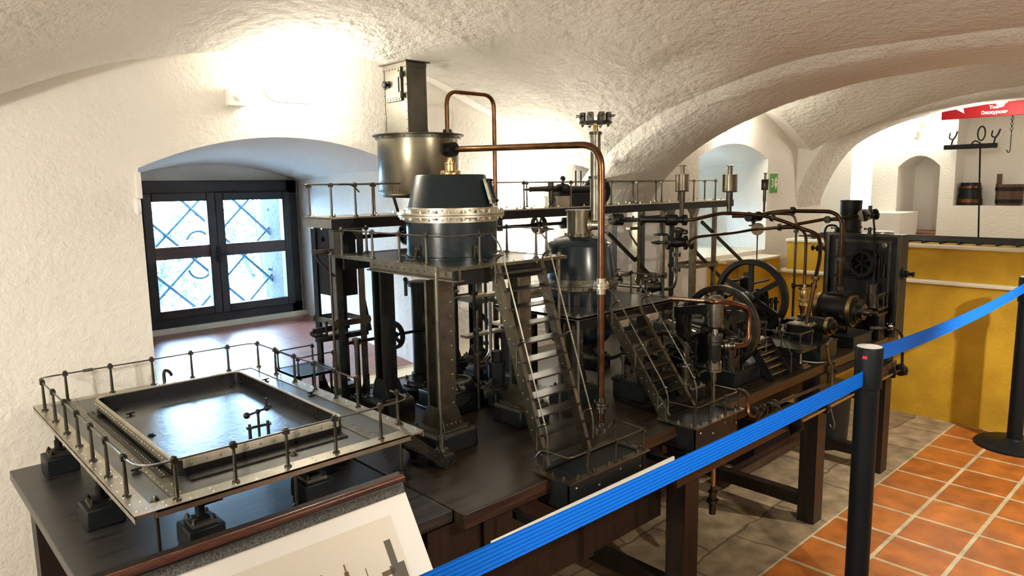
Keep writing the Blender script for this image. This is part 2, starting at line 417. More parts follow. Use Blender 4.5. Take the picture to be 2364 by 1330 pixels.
# second bay vault
vp = [onz(2078, 199, 2.19), onz(2122, 207, 2.19), onz(2154, 187, 2.19), onz(2110, 186, 2.19)]
cx = sum((p.x for p in vp))/4; cy = sum((p.y for p in vp))/4
gx = sorted([x for x in lin(3.76, 5.82, 40) if abs(x-cx) > .115]+[cx-.10, cx+.10]); gy_ = sorted([y for y in lin(-.74, 2.60, 50) if abs(y-cy) > .095]+[cy-.08, cy+.08])
cl = grid(lambda x, y: (x, y, pn(A2(x), B1(y)+.035, 1.3)+wob(x, y)), gx, gy_)
cl.f = [f for f in cl.f if not (abs(sum(cl.v[i][0] for i in f)/4-cx) < .1 and abs(sum(cl.v[i][1] for i in f)/4-cy) < .08)]
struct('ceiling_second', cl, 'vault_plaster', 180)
mb = MB(); xs = lin(3.76, 5.82, 40)
for x in xs:
    zt = pn(A2(x), B1(2.60)+.035, 1.3)+wob(x, 2.6); mb.v += [(x, 2.60, zt), (x, WY+.01, zt+.03)]
mb.f = [(2*i, 2*i+1, 2*i+3, 2*i+2) for i in range(40)]
struct('trim_5', mb, 'plaster', 60)
# second rib closing that bay
ctl = [(2.74, 1.30), (2.72, 1.42), (2.67, 1.58), (2.55, 1.80), (2.38, 1.965), (2.04, 2.10), (1.61, 2.17), (1.19, 2.19), (.7, 2.17), (.2, 2.07), (-.15, 1.9), (-.4, 1.6), (-.5, 1.3)]
arc = [(p.y, p.z) for p in spl([(0, a, b) for a, b in ctl], 5)]
mb = MB()
rows = [(5.80, lambda z: 2.9), (5.80, lambda z: z+.03), (5.86, lambda z: z-.035), (6.26, lambda z: z-.03), (6.28, lambda z: 2.9)]
mb.v = [(x, y, f(z)) for x, f in rows for y, z in arc]
n = len(arc); mb.f = [(i*n+j, i*n+j+1, (i+1)*n+j+1, (i+1)*n+j) for i in range(len(rows)-1) for j in range(n-1)]
struct('trim_6', mb, 'vault_plaster', 50)
# square ventilation recess in the second bay vault
vz = pn(A2(4.6), B1(1.46), 1.3)
mb = MB()
q0 = [(cx-.10, cy-.08), (cx+.10, cy-.08), (cx+.10, cy+.08), (cx-.10, cy+.08)]
mb.v = [(x, y, pn(A2(x), B1(y)+.035, 1.3)+wob(x, y)) for x, y in q0]+[(cx+(x-cx)*.25, cy+(y-cy)*.25, pn(A2(cx), B1(cy)+.035, 1.3)+.10) for x, y in q0]
mb.f = [(0, 1, 5, 4), (1, 2, 6, 5), (2, 3, 7, 6), (3, 0, 4, 7), (4, 5, 6, 7)]
mb.f += []
VENT = (cx, cy)
solo('ceiling_vent', mb, 'dull_steel', 'dark square ventilation hole in the vault beside the red sign', 'vent', smooth=0)

# bright room beyond the second rib
X3 = 8.0
n3 = arch(onx(2160, 540, X3).y, onx(2065, 530, X3).y, 1.07, 1.735, 1.845)
slot = [(onx(2008, 500, X3).y, 1.07), (onx(2008, 500, X3).y, 1.93), (onx(1985, 330, X3).y, 1.985), (onx(1969, 340, X3).y, 1.95), (onx(1969, 340, X3).y, 1.07)]
shelf0, shelf1 = onx(2200, 470, X3).y, .3
sh = [(shelf1, 1.345), (shelf1, 2.7), (shelf0, 2.7), (shelf0, 1.345)]
mb = wall_with_holes([(-.8, 0), (3.6, 0), (3.6, 2.9), (-.8, 2.9)], [n3, slot, sh], lambda a, b: (X3, a, b))
struct('wall_right', mb, 'plaster', 0)
mb = MB(); sy0, sy1 = slot[0][0], slot[3][0]
mb.add([(X3, sy1, 1.0), (X3+.5, sy1-.02, 1.0), (X3+.5, sy1-.02, 2.1), (X3, sy1, 2.1), (X3+.5, sy0-.22, 1.0), (X3+.5, sy0-.22, 2.1), (X3, sy0-.22, 1.0), (X3, sy0-.22, 2.1)], [(0, 1, 2, 3), (1, 4, 5, 2), (0, 6, 4, 1), (3, 2, 5, 7)]); struct('window_2', mb, 'plaster', 0)
mb = MB(); mb.box(X3+.004, X3+.296, shelf1+.002, shelf0-.002, 1.30, 1.3455); struct('trim_7', mb, 'plaster')
mb = MB(); mb.add([(X3+.3, shelf1, 1.34), (X3+.3, shelf0, 1.34), (X3+.3, shelf0, 2.7), (X3+.3, shelf1, 2.7), (X3, shelf0, 1.34), (X3, shelf0, 2.7), (X3, shelf1, 1.34), (X3, shelf1, 2.7)], [(0, 1, 2, 3), (1, 4, 5, 2), (0, 3, 7, 6), (2, 5, 7, 3)]); struct('wall_shelf_back', mb, 'plaster', 0)
mb = MB(); bk = [(lerp(a, (n3[0][0]+n3[-1][0])/2+.02, .12), b) for a, b in n3]; k = len(n3)
mb.v = [(X3, a, b) for a, b in n3]+[(X3+.45, a, b) for a, b in bk]; mb.f = [(i, i+1, k+i+1, k+i) for i in range(k-1)]+[tuple(range(k, 2*k))]
struct('wall_niche_far', mb, 'plaster', 40)
mb = MB(); mb.box(X3-.02, X3+.45, n3[0][0]-.0, n3[-1][0], 1.05, 1.071); struct('trim_8', mb, 'silltile')
mb = MB(); ya, yb = onx(2010, 500, X3-.5).y+.12, onx(2078, 500, X3-.5).y; mb.box(X3-.5, X3, yb, ya, 0, onx(2040, 492, X3-.5).z); struct('trim_9', mb, 'plaster')
mb = MB(); mb.box(6.28, 8.3, -.8, 3.6, 2.45, 2.5); struct('ceiling_third', mb, 'plaster')
mb = MB(); mb.add([(6.28, 3.6, 0), (8.3, 3.6, 0), (8.3, 3.6, 2.9), (6.28, 3.6, 2.9)], [(0, 1, 2, 3)]); mb.add([(6.28, 2.73, 0), (6.28, 3.6, 0), (6.28, 3.6, 2.9), (6.28, 2.73, 2.9)], [(0, 1, 2, 3)])
struct('wall_left_third', mb, 'plaster', 0)
# rest of the shell
mb = MB(); mb.add([(-1.2, -.75, 0), (8.6, -.75, 0), (8.6, -.75, 2.9), (-1.2, -.75, 2.9)], [(0, 1, 2, 3)]); struct('wall_front', mb, 'plaster', 0)
mb = MB(); mb.add([(-1.2, -.8, 0), (-1.2, 2.75, 0), (-1.2, 2.75, 2.9), (-1.2, -.8, 2.9)], [(0, 1, 2, 3)]); struct('wall_back', mb, 'plaster', 0)
mb = MB(); mb.add([(-1.3, -.8, 2.9), (8.7, -.8, 2.9), (8.7, 3.7, 2.9), (-1.3, 3.7, 2.9)], [(0, 1, 2, 3)]); mb.add([(8.6, -.8, 0), (8.6, 3.7, 0), (8.6, 3.7, 2.9), (8.6, -.8, 2.9)], [(0, 1, 2, 3)]); struct('ceiling_roof', mb, 'plaster', 0)

# ------------------------------------------------ window
win = bpy.data.objects.new('window_1', None); COL.objects.link(win); ORG['window_1'] = V((0, 0, 0)); win['kind'] = 'structure'
wy = 4.36
mb = MB(); xm = onz(502, 745, .80).x; xm = ony(500, 560, wy).x
for a in ((ww0, ww0+.07, wz0, wz1), (ww1-.07, ww1, wz0, wz1), (ww0, ww1, wz0, wz0+.075), (ww0, ww1, wz1-.085, wz1)):
    mb.box(a[0], a[1], wy, wy+.08, a[2], a[3])
part('window_frame', mb, 'windowwood', win, bevel=.004)
sash = []
for x0, x1, hand in ((ww0+.06, xm, 0), (xm, ww1-.06, 1)):
    mb = MB(); w = .05
    mb.box(x0, x0+w, wy-.025, wy+.03, wz0+.06, wz1-.07); mb.box(x1-w, x1, wy-.025, wy+.03, wz0+.06, wz1-.07)
    mb.box(x0+w, x1-w, wy-.024, wy+.03, wz0+.06, wz0+.11); mb.box(x0+w, x1-w, wy-.024, wy+.03, wz1-.12, wz1-.07)
    s = part('casement', mb, 'windowwood', win, bevel=.004); sash.append(s)
    zm = ony(590, 570, wy).z; mb = MB(); mb.box(x0+w, x1-w, wy-.02, wy+.025, zm-.038, zm+.034)
    part('glazing_bar', mb, 'windowrail', s, 'reddish brown cross bar of the casement')
    for za, zb in ((wz0+.105, zm-.03), (zm+.03, wz1-.115)):
        mb = MB(); mb.box(x0+w-.005, x1-w+.005, wy+.004, wy+.008, za, zb); part('pane', mb, 'glass', s, smooth=0)
mb = MB(); hz = ony(508, 585, wy).z
mb.box(xm-.012, xm+.012, wy-.032, wy-.025, hz-.05, hz+.05); mb.cyl((xm, wy-.03, hz), (xm, wy-.065, hz), .007); mb.bar((xm-.045, wy-.065, hz), (xm+.045, wy-.065, hz), .012, .012)
part('window_handle', mb, 'black_iron', win)
# wrought iron grille outside
gr = thing('window_grille', 'wrought iron lattice grille outside the window', 'grille', (1.66, 4.62, .8))
gy = 4.64
def clip_line(p, q):  # diagonal bar clipped to the opening
    return p, q
zb0, zb1, xa, xb = .78, 1.70, 1.1, 2.35
def diag(c, s):
    pts = []
    for x in lin(xa, xb, 60):
        z = c+s*(x-xa)
        if zb0 <= z <= zb1: pts.append((x, z))
    return pts
for s, cs in ((1, [-.28, .04, .36, .68, 1.0, 1.32]), (-1, [1.02, 1.34, 1.66, 1.98, 2.30, 2.62])):
    for c in cs:
        p = diag(c, s)
        if len(p) > 2:
            mb = MB(); mb.cyl((p[0][0], gy+.005*s, p[0][1]), (p[-1][0], gy+.005*s, p[-1][1]), .0095, 6); part('bar', mb, 'grille', gr)
for cx_, cz_, r_, a0, a1 in ((1.42, 1.60, .05, -.5, 3.6), (1.62, 1.60, .05, -.5, 3.6), (1.80, 1.60, .05, -.5, 3.6), (2.12, 1.42, .06, -1.6, 2.2), (2.10, 1.12, .06, -2.2, 1.6), (1.62, 1.12, .07, 3.3, 6.2), (1.62, 1.28, .07, .2, 2.9)):
    mb = MB(); mb.tube([(cx_+r_*cos(lerp(a0, a1, i/14)), gy, cz_+r_*sin(lerp(a0, a1, i/14))) for i in range(15)], .009, 6); part('scroll', mb, 'grille', gr)
mb = MB(); mb.cyl((2.16, gy, .74), (2.16, gy, 1.72), .012, 8); part('upright', mb, 'grille', gr)
# outside: stone jamb, snowy bank, twigs
mb = MB(); jx = ony(607, 560, 4.75).x; mb.box(jx, 3.2, 4.46, 4.75, .2, 2.2); mb.box(.2, 1.05, 4.46, 4.9, .2, 2.2); struct('wall_outside_jamb', mb, 'stone', 0)
mb = MB(); mb.box(.2, 3.2, 4.46, 5.3, .2, .74); struct('wall_outside_sill', mb, 'snow')
gd = grid(lambda x, y: (x, y, .1+.62*max(0, min(1, (y-6)/5))+.12*sin(x*1.7)*sin(y*1.1)), lin(-4, 14, 36), lin(5.3, 16, 24))
struct('ground_outside', gd, 'snow', 180)
for i, (bx, by, bz, br) in enumerate(((2.2, 8.2, .75, .8), (4.0, 9.0, 1.2, 1.0), (6.0, 9.6, .9, .9))):
    mb = MB(); rnd = random.Random(i)
    for k in range(420):
        u, v, w = rnd.gauss(0, .45), rnd.gauss(0, .4), rnd.gauss(0, .45); p = V((bx+u*br, by+v*br, bz+w*br)); d = V((rnd.uniform(-1, 1), rnd.uniform(-1, 1), rnd.uniform(-.3, 1))).normalized()*rnd.uniform(.05, .16)
        mb.cyl(p, p+d, .012, 4, .004)
    for k in range(9):
        mb.cyl((bx, by, 0), (bx+rnd.uniform(-.5, .5)*br, by+rnd.uniform(-.3, .3)*br, bz+rnd.uniform(-.1, .5)*br), .02, 5, .008)
    solo('bush', mb, 'bush', ('low bare bush seen through the left panes of the window', 'wide bare bush seen through the middle of the window', 'bare bush seen near the stone jamb of the window')[i], 'bush', smooth=0)

# ------------------------------------------------ wall fittings
def lamp(p, label, ax=(0, -1, 0), w=.11, h=.055):
    t = thing('wall_lamp', label, 'lamp', p); ax = V(ax); s = V((0, 0, 1)).cross(ax)
    def ov(a, b, d0, d1, n=28, sc1=1.):
        mb = MB(); vs = []
        def pt(t, d, k): 
            cx_ = (a-b)*(1 if cos(t) > 0 else -1) if abs(cos(t)) > .02 else 0
            return V(p)+s*((cx_+b*cos(t))*k)+V((0, 0, 1))*(b*sin(t)*k)+ax*d
        for d, k in ((d0, 1), (d0+(d1-d0)*.6, 1), (d0+(d1-d0)*.9, .86), (d1, .6)):
            vs += [pt(2*pi*i/n, d, k) for i in range(n)]
        fs = [(j*n+i, j*n+(i+1) % n, (j+1)*n+(i+1) % n, (j+1)*n+i) for j in range(3) for i in range(n)]+[tuple(range(3*n, 4*n)), tuple(range(n))[::-1]]
        return mb.add(vs, fs)
    part('lamp_base', ov(w, h, 0, .025), 'plastic', t)
    part('lamp_glass', ov(w*.93, h*.9, .025, .075), 'lampglass', t, 'glowing oval glass')
    return t
L1 = ony(670, 205, WY)
lamp(L1, 'glowing oval bulkhead lamp high on the wall above the window niche')
L2 = ony(1690, 291, WY)
lamp(L2, 'glowing bulkhead lamp on the far wall beyond the first arch')
L4 = V((-.3, -.74, 1.72)); lamp(L4, 'added unseen fill lamp on the wall behind the viewer', (0, 1, 0))  # out-of-view lamp added to fill the bay from behind the camera
L6 = V((-1.19, 1.2, 1.55)); lamp(L6, 'added unseen fill lamp on the wall at the left end of the room', (1, 0, 0))  # out-of-view lamp added to brighten the left wall
L7 = V((7.3, -.74, 1.9)); lamp(L7, 'added unseen fill lamp on the front wall of the far room', (0, 1, 0))  # out-of-view lamp added as general light for the far room
t = thing('spot_lamp', 'small bright spot lamp on the wall right of the tall vessel', 'lamp', ony(1205, 488, WY))
p = ony(1205, 488, WY); mb = MB(); mb.rev(p, (0, -1, 0), [(.02, 0), (.02, .02), (.008, .021), (.008, .06)], 12); part('bracket', mb, 'plastic', t)
mb = MB(); mb.ball(p+V((0, -.07, 0)), .018, 12, 8); part('bulb', mb, 'bulb', t)
mb = MB(); c = ony(541, 226, WY); mb.box(c.x-.035, c.x+.035, WY-.03, WY, c.z-.032, c.z+.032); mb.rev((c.x+.005, WY-.03, c.z), (0, -1, 0), [(.014, 0), (.012, .004)], 12)
solo('junction_box', mb, 'plastic', 'small white electrical box on the wall left of the oval lamp', 'junction box', bevel=.004)
c = ony(316, 425, WY); mb = MB(); mb.box(c.x-.008, c.x+.008, WY-.025, WY, c.z-.05, c.z+.04); mb.rev((c.x-.008, WY-.012, c.z-.075), (0, 0, 1), [(.006, -.03), (.012, -.02), (.012, .02), (.006, .03)], 10)
solo('window_stay', mb, 'plastic', 'white catch on the left edge of the window niche', 'catch')

# green guide plate with a 3
c = ony(1785, 423, WY); t = thing('guide_sign', 'small green number 3 guide plate on the wall of the second bay', 'sign', c)
w = .06; hh = .075
mb = MB(); mb.box(c.x-w, c.x+w, WY-.006, WY-.001, c.z-hh, c.z+hh); part('plate', mb, 'greensign', t)
text_mesh('numeral', '3', .095, 'white', t, (c.x-.026, WY-.007, c.z-.002), (1, 0, 0), (0, 0, 1), .001)
mb = MB(); q = [(0, .05), (.022, .018), (.022, -.012), (0, -.05), (-.022, -.012), (-.022, .018)]; mb.poly([(c.x+.03+a, WY-.0065, c.z+b) for a, b in q], (0, -.002, 0)); part('arrow_mark', mb, 'white', t)
mb = MB(); q = [(.009*cos(2*pi*k/12), .008+.009*sin(2*pi*k/12)) for k in range(12)]; mb.poly([(c.x+.03+a, WY-.0086, c.z+b) for a, b in q], (0, -.001, 0)); part('arrow_eye', mb, 'greensign', t)

# yellow vat
vat = thing('masonry_vat', 'yellow plastered masonry vat with white ledge and grating on top', 'vat', (5.22, 1.2, 0))
mb = MB(); mb.box(5.22, 5.85, -.6, 2.56, 0, .915); part('lower_body', mb, 'yellow', vat)
mb = MB(); mb.box(5.205, 5.86, -.61, 2.57, .913, .937); part('ledge', mb, 'ledge', vat, 'white ledge', bevel=.006)
mb = MB(); mb.box(5.262, 5.80, -.55, 2.52, .93, 1.150); part('upper_body', mb, 'yellow', vat)
mb = MB()
for a in ((5.25, 5.34, -.56, 2.53), (5.74, 5.82, -.56, 2.53), (5.34, 5.74, 2.44, 2.53), (5.34, 5.74, -.56, -.47)): mb.box(*a, 1.148, 1.170)
part('coping', mb, 'ledge', vat, 'white coping', bevel=.005)
mb = MB()
for k in range(27): y = -.44+k*.107; mb.bar((5.30, y, 1.182), (5.84, y+.0, 1.182), .014, .012)
for k in range(6): x = 5.33+k*.096; mb.bar((x, -.47, 1.190), (x, 2.46, 1.190), .012, .01)
part('grating', mb, 'black_iron', vat, 'dark iron grating')
# stepped bench along the wall of the second bay
bn = thing('masonry_bench', 'plastered bench with yellow front and cream top below the second niche', 'bench', (4.9, 2.5, 0))
zl = onz(1751, 596, 1.04).z; yl = 2.55
mb = MB(); mb.box(4.86, 5.215, yl, WY-.002, 0, 1.03); part('body', mb, 'yellow', bn)
mb = MB(); mb.poly([(4.62, WY-.002, 1.03), (4.86, yl-.012, 1.03), (5.215, yl-.012, 1.03), (5.215, WY-.002, 1.03)], (0, 0, .014)); part('top', mb, 'ledge', bn, 'cream top')
pa_, pb_ = ony(1640, 603, 2.70), ony(1800, 622, 2.70)
mb = MB(); mb.poly([(pa_.x, 2.70, 0), (pb_.x, 2.70, 0), (pb_.x, 2.70, pb_.z), (pa_.x, 2.70, pa_.z)], (0, WY-.002-2.70, 0)); part('plinth', mb, 'yellow', bn)
mb = MB(); mb.bar(V((pa_.x, 2.70, pa_.z)), V((4.855, 2.70, lerp(pa_.z, pb_.z, (4.855-pa_.x)/(pb_.x-pa_.x)))), .03, .02); part('trim_strip', mb, 'ledge', bn, 'white trim strip')

# ------------------------------------------------ things in the far room
def buck(px, py, D, r0, r1, h, nm, label, m0, m1, handle):
    p = onx(px, py, X3+.15); p.z = 1.346
    t = thing('bucket', label, 'bucket', p)
    mb = MB(); mb.lathe(p.x, p.y, [(r0, p.z), (lerp(r0, r1, .7), p.z+h*.7), (r1, p.z+h), (r1-.012, p.z+h), (r0-.012, p.z+h*.7)], 24); part('staves', mb, m0, t)
    for k in (.2, .78): mb = MB(); rr = lerp(r0, r1, k); mb.rev((p.x, p.y, p.z+h*k), (0, 0, 1), [(rr+.001, -.018), (rr+.004, -.017), (rr+.004, .017), (rr+.001, .018)], 24); part('hoop', mb, m1, t)
    if handle: mb = MB(); mb.box(p.x-.012, p.x+.012, p.y+r1-.045, p.y+r1-.005, p.z+.02, p.z+h+.10); part('handle', mb, 'bucketwood', t)
buck(2238, 468, 0, .112, .085, .22, 0, 'dark bucket with copper band standing upside down in the wall recess', 'black_iron', 'copper', 0)
buck(2328, 474, 0, .105, .115, .20, 0, 'wooden pail with one tall stave handle in the wall recess', 'bucketwood', 'black_iron', 1)
# shoulder yoke
yk = onx(2242, 338, X3-.05); t = thing('shoulder_yoke', 'dark wooden yoke bar with hooks hanging on the far wall', 'yoke', yk)
ya, yb = onx(2180, 338, X3-.05).y, onx(2302, 338, X3-.05).y
mb = MB(); mb.bar((yk.x, ya, yk.z), (yk.x, yb, yk.z), .05, .045); part('bar', mb, 'black_iron', t, bevel=.005)
for yy in (ya-.06, yb+.03): 
    mb = MB(); mb.tube(spl([(yk.x, yy, yk.z+.02), (yk.x, yy-.01, yk.z+.07), (yk.x, yy-.03, yk.z+.10), (yk.x, yy-.045, yk.z+.15)], 4), .008, 6); mb.tube(spl([(yk.x, yy-.01, yk.z+.07), (yk.x, yy+.02, yk.z+.09), (yk.x, yy+.015, yk.z+.14)], 4), .007, 6); part('hook', mb, 'black_iron', t)
# long rod with loop, standing in the grating
a = onx(2258, 557, 5.8); b = onx(2263, 330, 5.8)
t = thing('ring_rod', 'thin black iron rod with a loop at the top rising from the grating', 'iron rod', (a.x, a.y, 1.186))
mb = MB(); mb.cyl((a.x, a.y, 1.19), b, .0055, 8); part('shaft', mb, 'black_iron', t)
mb = MB(); L = onx(2266, 308, 5.8); c = L; rr = .030
mb.tube([(c.x, c.y+.028*cos(2*pi*k/20)*.8, c.z+.048*sin(2*pi*k/20)) for k in range(20)], .005, 6, True); mb.tube(spl([b, b+V((0, .035, .015)), b+V((0, .06, -.02))], 5), .005, 6); part('loop', mb, 'black_iron', t)
# chain and hook
t = thing('chain_hook', 'thin chain with a hook hanging below the red sign', 'chain', onx(2338, 272, X3-.4))
p = onx(2338, 268, X3-.4)
mb = MB()
for k in range(7): mb.torus(p+V((0, 0, -.022*k)), (1, 0, 0) if k % 2 else (0, 1, 0), .011, .003, 8, 4)
part('chain', mb, 'black_iron', t); mb = MB(); q = p+V((0, 0, -.15)); mb.tube(spl([q, q+V((0, 0, -.14)), q+V((0, .012, -.165)), q+V((0, .026, -.14))], 5), .004, 6); part('hook', mb, 'black_iron', t)
# spotlight in the far room + switch
p = onx(2134, 288, X3); t = thing('wall_spot', 'clamped spot lamp on the far wall left of the red sign', 'lamp', p)
mb = MB(); mb.rev(p, (-1, 0, 0), [(.04, 0), (.04, .02), (.012, .021), (.012, .08)], 12); part('bracket', mb, 'plastic', t)
mb = MB(); mb.rev(p+V((-.1, 0, 0)), (0, -1, -.2), [(.03, -.03), (.045, .05), (.03, .051)], 14); part('shade', mb, 'plastic', t)
mb = MB(); mb.ball(p+V((-.1, -.055, -.012)), .026, 10, 6); part('bulb', mb, 'bulb', t)
c = onx(2113, 311, X3); mb = MB(); mb.box(X3-.02, X3, c.y-.02, c.y+.02, c.z-.035, c.z+.035); solo('light_switch', mb, 'plastic', 'small white switch on the far wall under the spot lamp', 'switch', bevel=.003)
# red sign
XS = 6.9
a = onx(2172, 250, XS); zt = onx(2300, 225, XS).z+.03; zb = onx(2250, 272, XS).z; y1 = onx(2173, 272, XS).y; y0 = y1-.95
t = thing('tour_sign', 'red hanging sign with white arrow reading Besichtigung Tour', 'sign', (XS, (y0+y1)/2, zb))
mb = MB(); mb.box(XS, XS+.02, y0, y1, zb, zt+.05); part('board', mb, 'redsign', t, bevel=.002)
for yy in (y0+.1, y1-.1): mb = MB(); mb.cyl((XS+.01, yy, zt+.05), (XS+.01, yy, 2.46), .003, 6); part('wire', mb, 'black_iron', t)
cy = onx(2297, 240, XS).y
for s_, pyy in (('Besichtigung', 236), ('Tour', 247), ('Экскурсия', 259)):
    text_mesh('lettering', s_, .035, 'white', t, (XS-.002, cy, onx(2297, pyy, XS).z), (0, -1, 0), (0, 0, 1), .001, bold=.0012)
c = onx(2218, 250, XS); mb = MB()
q = [(.065, .012), (-.045, .04), (-.042, .0), (-.018, .004), (-.030, -.045)]
mb.poly([(XS-.0015, c.y+a_, c.z+b_) for a_, b_ in q], (-.002, 0, 0)); part('arrow', mb, 'white', t)
p = onx(2316, 232, XS-.30); t = thing('ceiling_spot', 'bright spot bulb hanging in front of the red sign', 'lamp', p)
mb = MB(); mb.cyl(p, (p.x, p.y, 2.46), .006, 6); mb.rev(p+V((0, 0, .0)), (.2, .5, .3), [(.022, 0), (.035, .07), (.03, .09)], 14); part('holder', mb, 'plastic', t)
mb = MB(); mb.ball(p+V((-.01, .012, -.02)), .028, 12, 8); part('bulb', mb, 'bulb', t)
# ================================================================ the display table
TY0, TY1 = 1.35, 2.565
tb = thing('display_table', 'long dark wooden table carrying the whole model plant', 'table', (2.2, 1.95, 0))
mb = MB(); mb.box(.283, 1.078, 1.392, TY1, TZ-.034, TZ-.0026); part('tabletop', mb, 'boardwood_sheen', tb, 'narrower left board', bevel=.003)
mb = MB(); mb.box(1.082, 4.185, TY0, TY1, TZ-.042, TZ-.0006); part('tabletop', mb, 'tablewood', tb, 'long right board', bevel=.003)
mb = MB(); mb.box(1.083, 4.184, TY0-.004, TY0+.001, TZ-.041, TZ-.001); part('edge_strip', mb, 'edgewood', tb, 'reddish front edge', bevel=.001)
legm = meshdata('leg', MB().box(0, .088, 0, .08, 0, TZ-.042), 'legwood')
fixn(legm)
for x in (.32, 1.0, 2.08, 3.165, 4.0):
    for y in (1.335 if x > 1.05 else 1.40, 2.46): inst('leg', legm, tb, (x, y, 0))
mb = MB(); mb.box(2.0, 4.10, 1.318, 1.334, .552, .628); part('front_rail', mb, 'edgewood', tb, bevel=.002)
mb = MB(); mb.box(.33, 2.06, 1.425, 1.45, .40, TZ-.043); part('apron', mb, 'legwood', tb)
mb = MB(); mb.box(2.06, 4.08, 1.47, 1.49, .60, TZ-.043); part('apron', mb, 'legwood', tb)
for x in (.41, 1.2, 1.62): mb = MB(); mb.box(x, x+.05, 1.412, 1.427, .40, TZ-.043); part('apron_batten', mb, 'legwood', tb)
for x in (.335, 1.015, 2.095, 3.18, 4.015): mb = MB(); mb.box(x, x+.055, 1.418, 2.462, .065, .125); part('stretcher', mb, 'legwood', tb, bevel=.002)
mb = MB(); mb.box(3.24, 4.012, 1.76, 1.815, .07, .12); part('stretcher', mb, 'edgewood', tb)
# things below the table
mb = MB(); mb.box(3.545, 3.985, 1.84, 2.10, .002, .30); mb.box(3.535, 3.992, 1.83, 2.11, .28, .30); solo('wooden_chest', mb, 'legwood', 'dark wooden chest standing on the floor under the table', 'chest', bevel=.003)
mb = MB(); mb.lathe(4.262, 1.78, [(.135, .003), (.15, .01), (.165, .36), (.172, .365), (.172, .38), (.16, .38)], 28); solo('round_bin', mb, 'block', 'round dark bin on the floor under the right table end', 'bin')
# white label strip along the front rail
a = ony(1135, 1251, 1.245); b = ony(1556, 1057, 1.245); t = thing('label_strip', 'long white label strip held out from the table front just above the blue belt', 'label strip', (a.x, 1.245, a.z))
mb = MB(); mb.box(a.x, b.x, 1.243, 1.249, a.z-.05, a.z); part('strip', mb, 'paper', t)
for x in (1.25, 1.86): mb = MB(); mb.box(x, x+.02, 1.249, 1.348, a.z-.032, a.z-.012); mb.box(x, x+.02, 1.334, 1.348, a.z-.032, TZ-.045); part('arm', mb, 'black_iron', t)

# ================================================================ shared model railway-style fittings
def post_mesh(h, r=.0042):
    mb = MB(); mb.lathe(0, 0, [(r*2.2, 0), (r*2.2, .004), (r*1.15, .006), (r*.85, h-.014)], 10)
    mb.box(-r*1.6, r*1.6, -r*1.6, r*1.6, h-.014, h-.002); mb.lathe(0, 0, [(r*1.3, h-.002), (r*1.3, h+.002), (r*.7, h+.003)], 8)
    me = meshdata('post', mb, 'dull_steel'); fixn(me); return me
PM = post_mesh(.098); PS = post_mesh(.072, .0034)
def rail(parent, pts, r=.0026, rad=.03, m='steel'):
    mb = MB(); mb.tube(fil(pts, rad), r, 6); return part('handrail', mb, m, parent)
def bolts(mb, pts, r=.005, h=.007, ax=(0, 0, 1)):
    for p in pts: mb.bolt(p, ax, r, h)
    return mb
def edge_rivets(mb, a, b, n, r=.0025, ax=(0, 0, 1)):
    a = V(a); b = V(b)
    for i in range(n): mb.rivet(a.lerp(b, (i+.5)/n), ax, r)
def footing(parent, c, b, z0, z1, plate=None, m='block'):
    mb = MB(); mb.frustum(c, (b[0], b[1]), (b[0]*.97, b[1]*.97), z0, z1); f = part('footing', mb, m, parent, 'black block', bevel=.004)
    if plate:
        mb = MB(); mb.frustum(c, (plate[0], plate[1]), (plate[0]*.93, plate[1]*.93), z1, z1+.008)
        mb.frustum(c, (plate[0]*.8, plate[1]*.8), (plate[0]*.78, plate[1]*.78), z1+.008, z1+.013)
        bolts(mb, [(c[0]+i*plate[0]*.75, c[1]+j*plate[1]*.75, z1+.008) for i in (-1, 1) for j in (-1, 1)], .006, .01)
        part('base_plate', mb, 'dull_steel', f, 'bolted steel plate')
    return f

# ================================================================ 1 cooling pan on its platform
X0, X1, Y0, Y1, PZ = .372, 1.112, 1.557, 2.635, .93
pp = thing('pan_platform', 'square railed platform carrying the large flat pan at the left table end', 'model platform', (.74, 2.1, TZ))
mb = MB(); mb.box(X0+.01, X1-.01, Y0+.01, Y1-.01, PZ-.008, PZ-.001); part('deck', mb, 'pandeck_sheen', pp, 'shiny deck plate with grey sheen put into its colour')
for nm_, bx in (('left', (X0, X0+.042, Y0, Y1)), ('front', (X0+.042, X1-.045, Y0, Y0+.045)), ('right', (X1-.045, X1, Y0, Y1)), ('rear', (X0+.042, X1-.045, Y1-.03, Y1))):
    mb = MB(); mb.box(*bx, PZ-.004, PZ+.0015); mb.box(*( (bx[0], bx[0]+.003, bx[2], bx[3]) if nm_ == 'left' else (bx[1]-.003, bx[1], bx[2], bx[3]) if nm_ == 'right' else (bx[0], bx[1], bx[2], bx[2]+.003) if nm_ == 'front' else (bx[0], bx[1], bx[3]-.003, bx[3])), PZ-.016, PZ)
    lx = bx[1]-bx[0]; ly = bx[3]-bx[2]
    if ly > lx:
        n = int(ly/.045)
        for q in (.25, .75): edge_rivets(mb, (bx[0]+lx*q, bx[2], PZ+.0015), (bx[0]+lx*q, bx[3], PZ+.0015), n)
    else:
        n = int(lx/.05)
        for q in (.25, .75): edge_rivets(mb, (bx[0], bx[2]+ly*q, PZ+.0015), (bx[1], bx[2]+ly*q, PZ+.0015), n)
    part('border_strip', mb, 'bright_steel', pp, 'riveted bright steel edge')
for x in (.475, .985):
    mb = MB(); mb.box(x-.016, x+.016, Y0+.045, Y1-.03, PZ-.003, PZ+.001); edge_rivets(mb, (x-.01, Y0+.05, PZ+.001), (x-.01, Y1-.04, PZ+.001), 34, .0022); edge_rivets(mb, (x+.01, Y0+.05, PZ+.001), (x+.01, Y1-.04, PZ+.001), 34, .0022)
    part('joint_strip', mb, 'steel', pp)
